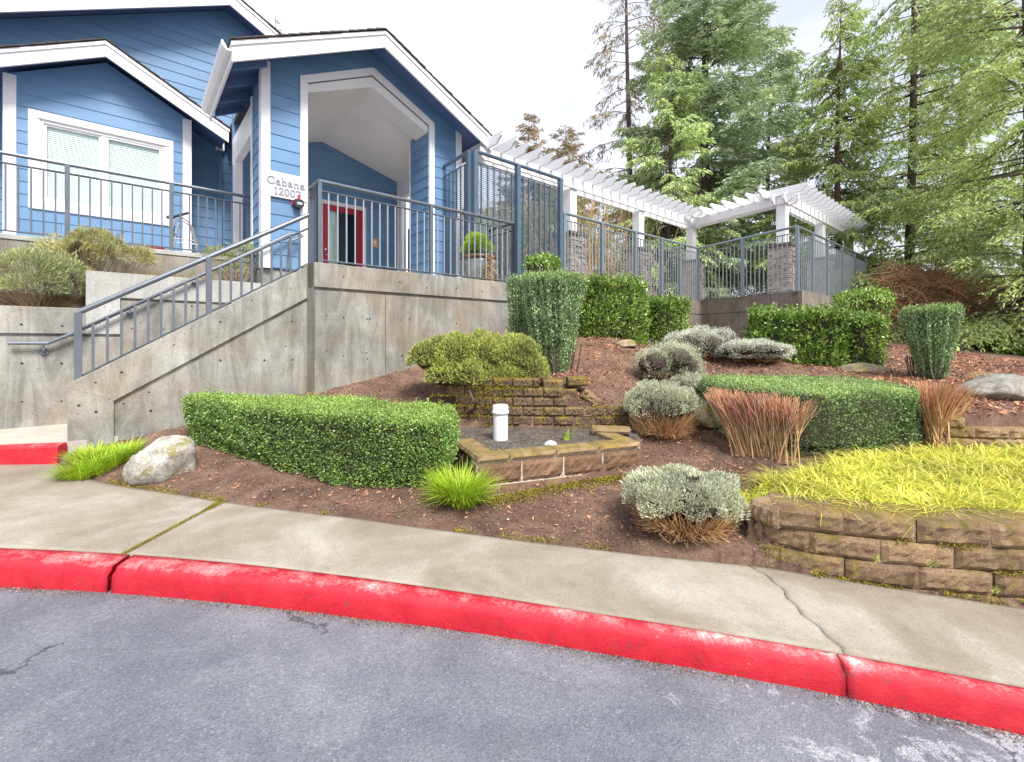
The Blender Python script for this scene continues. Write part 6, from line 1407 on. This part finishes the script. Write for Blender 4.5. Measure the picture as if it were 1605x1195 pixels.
for px, s, lab in ((352, 1, 'black holdall bag on the terrace beside the downspout, the larger'), (376, .8, 'black bag on the terrace beside the white porch post, the smaller')):
    a, _ = ray_b(px, 380, 9.8); x, y, _ = W(a, 9.8); o = boulder('bag', None, (x, y, T+.02), (.17*s, .13, .145*s), 60+px, 'black', 3, amp=.12, flat=.8); setp(o, lab, 'bag')
    mb = MB(); ha = [W(a-.10*s, 9.74, T+.25*s), W(a-.05*s, 9.72, T+.33*s), W(a+.05*s, 9.72, T+.33*s), W(a+.10*s, 9.74, T+.25*s)]; me = MB().tube(ha, .01, 6)
    h_ = me.mesh('handle', Vector((x, y, T+.02))); link('handle', h_, M['black'], o)
a, _ = ray_b(243, 390, 9.25); rp = thing('toy_tray', 'low pink-red plastic tray on the terrace edge', 'tray', W(a, 9.3, T))
mb = MB(); mb.abox(a-.22, a+.22, 9.2, 9.5, T-.03, T+.035); mb.build('tray', M['redpl'], rp, bev=.012); mb = MB(); framebox(mb, a-.10, a+.12, T+.036, T+.075, .012, 9.22, 9.3); mb.build('tray_lip', M['redpl'], rp)
# big glazed pot
pa2, pb2 = 4.42, 6.86; 
aP = ray_b(750, 420, 6.66)[0]; pc = W(aP, 6.66, Lz); pot = thing('planter_pot', 'big grey glazed pot with a brown rim behind the landing railing', 'pot', pc)
mb = MB(); prof = [(0, .0), (.20, .0), (.27, .12), (.325, .30), (.335, .44), (.325, .54), (.29, .54), (.29, .48), (0, .48)]; mb.lathe(pc, prof, 32); mb.build('pot_body', M['pot'], pot, smooth=True)
mb = MB(); mb.lathe(pc, [(.325, .50), (.348, .51), (.352, .56), (.33, .575), (.30, .57), (.295, .50)], 32); mb.build('pot_rim', M['potrim'], pot, smooth=True)
x, y, z = pc
lobes_shrub('potted_shrub', 'yellow-green feathery shrub growing in the big glazed pot', [(x-.04, y, z+.80, .21, .21, .19), (x+.10, y, z+.72, .18, .18, .15), (x-.15, y, z+.70, .15, .15, .13)], 6500, .05, .008, 'grassb', (x, y, z+.52), up=.7, stems=50, shell=.5, lobnoise=.2, seed=61, core=False)
n = 900; t = rng.uniform(0, 1, n); P = np.stack([x+.16+rng.normal(size=n)*.07, y-.27-rng.uniform(0, .05, n), z+.56-t*.48], 1); o = leaves('trailing_sedum', leafV(P, rnd3(n), .03, .018), M['twigtan']); setp(o, 'reddish trailing sedum hanging over the rim of the glazed pot', 'plant')
# pool gate seen through the porch side opening
gt = thing('pool_gate', 'black metal gate with a notice seen through the side of the porch', 'gate', W(pr+.3, 9.6, Lz))
mb = MB(); 
def gbox(u0, u1, z0, z1, nm='gate_bar', m_='black'): mb = MB(); mb.abox(5.45, 5.49, u0, u1, z0, z1); mb.build(nm, M[m_], gt)
for u in (8.75, 9.3, 9.95, 10.5): gbox(u, u+.06, Lz, Lz+1.9, 'gate_post')
for k in range(14): gbox(8.85+k*.115, 8.87+k*.115, Lz+.1, Lz+1.75)
for z_ in (.08, 1.0, 1.76): gbox(8.75, 10.55, Lz+z_, Lz+z_+.05, 'gate_rail')
mb = MB(); mb.abox(5.43, 5.445, 9.0, 9.22, Lz+1.1, Lz+1.4); mb.build('notice', M['paper'], gt)
# ------------------------------------------------------------------ mulch litter
def litter(name, n, xr, yr, L0, mat, pw=1.0, seed=0, inset=.03, up=.25):
    X = rng.uniform(xr[0], xr[1], n); Y = rng.uniform(yr[0], yr[1], n); k = (Y > edgeY(X)+inset) & ~inpoly(X, Y, TI) & ~inpoly(X, Y, PLANT)
    a, b = CT*X+ST*Y, -ST*X+CT*Y; k &= ~((b > WB) & (a < 5.3)) & ~((b > 3.95) & (a > 12.5)) & ~((b > 6.8) & (a > 5.2)); k &= vnoise(np.stack([X, Y], 1), 3.1, seed) > rng.uniform(-1.1, .5, n)
    X, Y = X[k], Y[k]; m_ = len(X); D = rnd3(m_)*[1, 1, .45]+[0, 0, up*.3]; s = L0*rng.uniform(.4, 1.6, m_)*(1+.05*Y)
    P = np.stack([X, Y, hgt(X, Y)+.012], 1); leaves(name, leafV(P, D, s, s*rng.uniform(.15, .5, m_)), M[mat], None, 'stuff')
litter('bark_mulch', 90000, (-4.2, 4.2), (2.9, 5.8), .0145, 'chips', seed=71)
litter('bark_mulch', 42000, (-3, 9.5), (5.0, 12), .024, 'chips', seed=72)
litter('fallen_needles', 60000, (.2, 9.5), (5.0, 12), .030, 'chipsred', seed=73)
litter('fallen_needles', 9000, (3.8, 8), (4.5, 6), .04, 'chipsred', seed=75)
litter('fallen_needles', 7000, (-3.7, 3.2), (3.0, 6.5), .026, 'chipsred', seed=74)
# moss on the old wall and ground
mv = []
n = 9000; X = rng.uniform(-1.0, 1.6, n); Y = rng.uniform(5.25, 5.75, n); ZZ = rng.uniform(.45, 1.1, n); k = vnoise(np.stack([X, ZZ*3], 1), 4, 9) > .35-(X < .1)*.6
P = np.stack([X, 5.36+.02*rng.normal(size=n)-.16*0+np.interp(X, [-.82, -.2, .6, 1.05, 1.6], [.24, .04, .02, .04, -.02]), .43+.113*np.round((ZZ-.43)/.113)+rng.normal(size=n)*.008], 1)[k]
k2 = (P[:, 2] < 1.0) | (P[:, 0] < .6); P = P[k2]; k3 = ~((P[:, 0] > .9) & (P[:, 2] > .78)); P = P[k3]
mv.append(leafV(P, rnd3(len(P))*[1, 1, .7]+[0, -.3, .4], rng.uniform(.01, .028, len(P)), .010))
n = 5200; X = rng.uniform(-4, 1.6, n); Y = edgeY(X)+rng.uniform(.0, 1.3, n); k = (vnoise(np.stack([X, Y], 1), 4.5, 91) > .55); X, Y = X[k], Y[k]; k = ~inpoly(X, Y, PLANT); X, Y = X[k], Y[k]
mv.append(leafV(np.stack([X, Y, hgt(X, Y)+.01], 1), rnd3(len(X))*[1, 1, .6]+[0, 0, .5], rng.uniform(.012, .03, len(X)), .010))
n = 2200; t = rng.uniform(0, 1, n); X = -.2+1.5*t; Y = 3.84+.58*t-np.abs(rng.normal(size=n))*.08; mv.append(leafV(np.stack([X, Y, hgt(X, Y)+.01], 1), rnd3(n)*[1, 1, .6]+[0, 0, .5], rng.uniform(.015, .04, n), .011))
FX = np.array([p[0] for p in front]); FY = np.array([p[1] for p in front])
n = 9000; X = rng.uniform(1.45, 4.2, n); row = rng.integers(0, 4, n); Zm = -.078+.137*row+np.abs(rng.normal(size=n))*.010; Y = np.interp(X, FX, FY)+.010*row-rng.uniform(.0, .022, n)
k = (vnoise(np.stack([X, Zm*2], 1), 5, 55) > .25) & (Zm > .17-.04*X-.02) ; mv.append(leafV(np.stack([X, Y, Zm], 1)[k], rnd3(k.sum())*[1, 1, .7]+[0, -.3, .3], rng.uniform(.007, .020, k.sum()), .007))
n = 2600; X = rng.uniform(1.5, 3.6, n); Y = np.interp(X, FX, FY)-np.abs(rng.normal(size=n))*.03; k = vnoise(np.stack([X, Y], 1), 6, 56) > .55; mv.append(leafV(np.stack([X, Y, .165-.04*X+rng.uniform(0, .02, n)], 1)[k], rnd3(k.sum())*[1, 1, .7]+[0, 0, .3], rng.uniform(.010, .025, k.sum()), .009))
leaves('moss', np.concatenate(mv), M['moss'], None, 'stuff')
n = 26
X = rng.uniform(-2.8, 8, n); Y = rng.uniform(3.6, 9, n); k = ~inpoly(X, Y, TERR) & (-ST*X+CT*Y < 6) & (Y > edgeY(X)+.1); X, Y = X[k], Y[k]; n = len(X); an = rng.uniform(0, 3.14, n); l_ = rng.uniform(.12, .4, n)
P0 = np.stack([X, Y, hgt(X, Y)+.02], 1); P1 = np.stack([X+np.cos(an)*l_, Y+np.sin(an)*l_, hgt(X+np.cos(an)*l_, Y+np.sin(an)*l_)+.03], 1)
V, Fq = twigsV(P0, P1, .005, .002, (P0+P1)/2+rng.normal(size=(n, 3))*.02); npmesh('fallen_twigs', V, Fq, 4, M['twigtan'], None, 'stuff')

# ------------------------------------------------------------------ trees
def conifer(name, label, px, D, h, prof, trunk_r, nb, mat, seed, z0=.12, slope=(.15, -.25), tw=(26, 9), lf=(.13, .038), hang=.5, bark='bark', group='conifers beyond the deck', sparse=0, twl=.34, zbase=None, lean=0, zmin=None, trunk_d=None):
    r = np.random.default_rng(seed); x0 = (px-802)/F*D; y0 = D; zb = hz(x0, y0)-.1 if zbase is None else zbase
    root = thing(name, label, 'tree', (x0, y0, zb), group)
    def ax(t): return np.stack([x0+lean*t*h+.12*np.sin(t*5+seed), y0+.1*np.cos(t*4+seed)+0*t, zb+t*h], -1)
    ts = np.linspace(0, 1, 12); mb = MB(); mb.tube([tuple(ax(np.array(t))) for t in ts], [trunk_r*(1-t*.93) for t in ts], 9); mb.build('trunk', M[bark], root, smooth=True)
    tb = z0+(1-z0)*np.sort(r.uniform(0, 1, nb)**1.05); an = r.uniform(0, 6.283, nb); Lb2 = prof(tb)*r.uniform(.55, 1.12, nb); d = np.stack([np.cos(an), np.sin(an), np.zeros(nb)], 1)
    O = ax(tb); sl = slope[0]+r.normal(size=nb)*.10+(tb)*.25; dr = slope[1]
    def bp_(i, s): p = O[i]+d[i]*(Lb2[i]*s)[:, None]; p[:, 2] += Lb2[i]*(sl[i]*s+dr*s*s); return p
    ib = np.arange(nb); parts = []
    for s0, s1 in ((0, .35), (.35, .7), (.7, 1)): parts.append(twigsV(bp_(ib, np.full(nb, s0)), bp_(ib, np.full(nb, s1)), np.maximum(.006+.010*Lb2*(1-s0), .005), np.maximum(.006+.010*Lb2*(1-s1), .004)))
    V, Fq = cat_q([p for p in parts]); npmesh('limbs', V, Fq, 4, M[bark], root, 'stuff')
    k = np.maximum((tw[0]*Lb2/np.mean(Lb2)).astype(int), 4); it = np.repeat(ib, k); n = len(it); s = r.uniform(.12, 1, n)**.8
    if sparse: kk = vnoise(np.stack([it*.37, s*3], 1), 2, seed) > sparse; it, s = it[kk], s[kk]; n = len(it)
    side = np.where(r.uniform(size=n) > .5, 1, -1); lat = np.stack([-d[it][:, 1], d[it][:, 0], np.zeros(n)], 1)*side[:, None]
    Td = unit(d[it]*r.uniform(.4, 1.0, n)[:, None]+lat*r.uniform(.3, 1.0, n)[:, None]+np.array([0, 0, 1])*(r.normal(size=n)*.15-hang*.4)[:, None]); Tl = twl*Lb2[it]*(1.08-s)+.16*r.uniform(.7, 1.4, n)
    To = bp_(it, s); m_ = tw[1]; jt = np.repeat(np.arange(n), np.maximum((m_*np.clip(Tl/np.mean(Tl), .6, 1.6)).astype(int), 4)); N = len(jt); u = r.uniform(0, 1, N)
    P = To[jt]+Td[jt]*(Tl[jt]*u)[:, None]; P[:, 2] -= hang*Tl[jt]*u*u*.6; P += r.normal(size=(N, 3))*.018*np.array([1, 1, .7])
    l2 = np.cross(Td[jt], [0, 0, 1.0]); sg = np.where(r.uniform(size=N) > .5, 1, -1)[:, None]; LD = unit(Td[jt]*.9+l2*sg*r.uniform(.3, 1, N)[:, None]+np.array([0, 0, -hang*.8])+r.normal(size=(N, 3))*.22)
    nrm = np.repeat([[0, 0, 1.0]], N, 0)+r.normal(size=(N, 3))*.6
    kc = (P[:, 2] < H+.80*D) | (r.uniform(size=N) > .9); P, LD, nrm = P[kc], LD[kc], nrm[kc]; N = len(P)
    if zmin is not None: kz = P[:, 2] > zmin; P, LD, nrm = P[kz], LD[kz], nrm[kz]; N = len(P)
    leaves('crown', leafV(P, LD, lf[0]*r.uniform(.6, 1.3, N), lf[1]*r.uniform(.7, 1.2, N), nrm), M[mat], root); return root
G2 = 'far conifers over the pergola'
conifer('fir_tree', 'tallest blue-green fir rising behind the pergola', 1108, 20, 24, lambda t: 4.2*(1-t)**.6+.6, .26, 300, 'fir', 3, z0=.05, slope=(.12, -.22), tw=(50, 14), lf=(.19, .054), hang=.4, sparse=-.9)
conifer('cedar_tree', 'yellow-green cedar at the foot of the tall fir, left of the pergola corner', 1046, 18, 11.5, lambda t: 2.3*(1-t)**.5+.4, .14, 170, 'cedarb', 5, z0=.03, slope=(.05, -.3), tw=(32, 11), lf=(.15, .05), hang=.8, sparse=-.7)
conifer('fir_tree', 'thin half-bare fir with drooping brownish branches, left of the tall fir', 984, 22, 22, lambda t: 2.9*(1-t)**.6+.3, .20, 90, 'farfir', 7, z0=.22, slope=(.05, -.35), tw=(26, 9), lf=(.20, .04), hang=.8, sparse=-.2)
conifer('fir_tree', 'grey-green fir filling the gap right of the tall fir, behind the pergola', 1206, 22, 15, lambda t: 3.6*(1-t)**.7+.4, .18, 180, 'fir', 28, z0=.05, slope=(.05, -.22), tw=(36, 11), lf=(.20, .056), hang=.5, sparse=-.8)
conifer('cedar_tree', 'mid-height cedar with a pointed top right of the tall fir', 1316, 17, 12.8, lambda t: 3.3*(1-t)**.65+.25, .16, 190, 'cedar', 9, z0=.10, slope=(.0, -.25), tw=(36, 11), lf=(.14, .044), hang=.8, bark='barkred', sparse=-.45)
conifer('cedar_tree', 'tall loose cedar with a visible trunk, second from the right edge', 1428, 16.5, 21, lambda t: 3.6*(1-t)**.45+.3, .17, 230, 'cedarb', 12, z0=.05, slope=(.0, -.28), tw=(38, 12), lf=(.15, .046), hang=.8, sparse=-.42)
conifer('cedar_tree', 'large cedar at the right edge with low drooping fronds', 1610, 12.2, 19, lambda t: 3.7*(1-t)**.5+.3, .22, 260, 'cedar', 14, z0=.05, slope=(.0, -.24), tw=(44, 12), lf=(.12, .038), hang=.75, sparse=-.40)
conifer('cedar_tree', 'sparse cedar behind, between the two tall cedars on the right', 1512, 21, 22, lambda t: 3.4*(1-t)**.45+.3, .2, 150, 'cedar', 16, z0=.06, slope=(.05, -.25), tw=(30, 10), lf=(.19, .055), hang=.8, sparse=-.4)
conifer('fir_tree', 'small brownish fir far behind the pergola, left one', 829, 44, 21.2, lambda t: 5.2*(1-t)**.65+.25, .2, 190, 'farfir', 20, z0=.3, slope=(.2, -.2), tw=(24, 9), lf=(.38, .09), hang=.3, group=G2)
conifer('fir_tree', 'small brownish fir far behind the pergola, right one', 884, 44, 19.8, lambda t: 6.8*(1-t)**.6+.25, .2, 200, 'farfir', 22, z0=.3, slope=(.2, -.2), tw=(26, 9), lf=(.38, .09), hang=.3, group=G2)
conifer('fir_tree', 'tip of a green fir showing above the roof behind the porch', 434, 30, 22.9, lambda t: 2.6*(1-t)**.9+.08, .16, 110, 'cedarb', 24, z0=.3, slope=(.4, -.2), tw=(14, 8), lf=(.22, .06), hang=.2, zbase=0)
# bare trees
def bare(label, px, D, h, seed, spread=.45):
    r = np.random.default_rng(seed); x0 = (px-802)/F*D; zb = hz(x0, D); root = thing('bare_tree', label, 'tree', (x0, D, zb), 'bare deciduous trees')
    P = [np.array([[x0, D, zb]])]; parts = []; cur = np.array([[x0, D, zb]]); dirs = np.array([[0, 0, 1.0]]); ln = h*.30; rad = .11
    for g in range(6):
        m_ = 1 if g == 0 else 3; o = np.repeat(cur, m_, 0); d = unit(np.repeat(dirs, m_, 0)+r.normal(size=(len(o), 3))*spread*(g > 0)+[0, 0, .25]); e = o+d*(ln*r.uniform(.7, 1.2, len(o)))[:, None]
        parts.append(twigsV(o, e, rad, rad*.6)); cur, dirs = e, d; ln *= .68; rad = max(rad*.55, .008)
        if len(cur) > 700: sel = r.choice(len(cur), 700, False); cur, dirs = cur[sel], dirs[sel]
    V, Fq = cat_q(parts); npmesh('branches', V, Fq, 4, M['twigfar'], root, 'stuff')
M['twigfar'] = plain('far_bare_twigs', (.34, .33, .36), .9, 0, .2, 3)
bare('pale leafless tree behind the pergola beside the porch roof', 782, 40, 17, 1); bare('pale leafless tree between the small far firs and the thin fir', 948, 34, 13.5, 2); bare('leafless tree between the pergola post and the tall cedar', 1372, 24, 9, 3)
# ------------------------------------------------------------------ thicket, brambles, low shrubs
def thicket(name, label, pxr, Dr, z1f, n, mat, L, Wd, seed, stems=0):
    r = np.random.default_rng(seed); px = r.uniform(*pxr, n); D = r.uniform(*Dr, n); X = (px-802)/F*D; zg = hgt(X, D); top = z1f(px, D)
    t = r.uniform(0, 1, n); Z = zg+(top-zg)*t; P = np.stack([X, D, Z], 1); k = vnoise(P, 1.1, seed) > -.25+.9*np.maximum(t-.65, 0); P = P[k]; m_ = len(P)
    Dn = unit(r.normal(size=(m_, 3))*[.6, .6, .5]+[0, 0, -.35]); o = leaves(name, leafV(P, Dn, L*r.uniform(.5, 1.5, m_), Wd), M[mat], None, 'stuff'); setp(o, label)
    if stems:
        px = r.uniform(*pxr, stems); D = r.uniform(*Dr, stems); X = (px-802)/F*D; zg = hgt(X, D); tp = z1f(px, D); P0 = np.stack([X, D, zg], 1); P1 = np.stack([X+r.normal(size=stems)*.7, D, zg+(tp-zg)*r.uniform(.7, 1.1, stems)], 1)
        V, Fq = twigsV(P0, P1, .022, .006, (P0+P1)/2+r.normal(size=(stems, 3))*.25); npmesh('thicket_stems', V, Fq, 4, M['twigtan'], None, 'stuff')
zf = lambda y: (lambda px, D: H+(HY-y)/F*D)
thicket('thicket', 'olive thicket of thin stems behind the pergola', (690, 1020), (17, 20), lambda px, D: H+(HY-np.interp(px, [690, 830, 880, 930, 1020], [330, 320, 300, 292, 320]))/F*D, 52000, 'thicket', .20, .035, 81, 420)
thicket('thicket', 'dark green undergrowth behind the deck', (980, 1380), (19, 23), lambda px, D: H+(HY-np.interp(px, [980, 1150, 1250, 1380], [400, 385, 395, 400]))/F*D, 36000, 'cedarb', .20, .045, 82, 120)
thicket('thicket', 'green undergrowth beyond the brambles at the right', (1360, 1800), (19, 24), lambda px, D: H+(HY-440+25*np.sin(px*.05))/F*D, 26000, 'cedar', .20, .05, 83, 60)
r = np.random.default_rng(90); n = 5200; px = r.uniform(1365, 1640, n); D = r.uniform(13.2, 16.5, n); X = (px-802)/F*D; zg = hgt(X, D); hh_ = np.interp(px, [1365, 1400, 1470, 1560, 1640], [1.6, 2.7, 2.3, 1.7, 1.2])*r.uniform(.15, 1, n)
an = r.uniform(0, 6.283, n); l_ = r.uniform(.5, 1.5, n); P0 = np.stack([X, D, zg+hh_*.8], 1); P1 = P0+np.stack([np.cos(an)*l_, np.sin(an)*l_, r.uniform(-.7, .25, n)], 1); mid = (P0+P1)/2; mid[:, 2] += r.uniform(.0, .4, n)
V, Fq = twigsV(P0, P1, .013, .006, mid); npmesh('brambles', V, Fq, 4, M['bramble'], None, 'stuff')
thicket('bramble_leaves', 'sparse green leaves among the brambles', (1365, 1640), (13.2, 16), lambda px, D: hgt((px-802)/F*D, D)+np.interp(px, [1365, 1400, 1470, 1560, 1640], [1.6, 2.6, 2.2, 1.6, 1.2]), 4500, 'cedar', .11, .04, 84)
lobes_shrub('fern_shrub', 'low green leafy shrub at the foot of the brambles by the right edge', [lb(1548, 538, 12, .55, .22), lb(1590, 545, 11.6, .55, .22), lb(1520, 520, 12.6, .5, .25)], 5000, .11, .045, 'cedar', (at(1560, 552, 12)[0], 12, hz(at(1560, 552, 12)[0], 12)), stems=30, lobnoise=.25, shell=.5, seed=95)
lobes_shrub('fern_shrub', 'blue-green leafy shrub in the lower right under the drooping cedar', [lb(1600, 552, 11, .4, .16), lb(1640, 560, 10.8, .5, .2)], 3000, .10, .05, 'laurel', (at(1610, 562, 11)[0], 11, hz(at(1610, 562, 11)[0], 11)), stems=20, lobnoise=.25, shell=.5, seed=96)
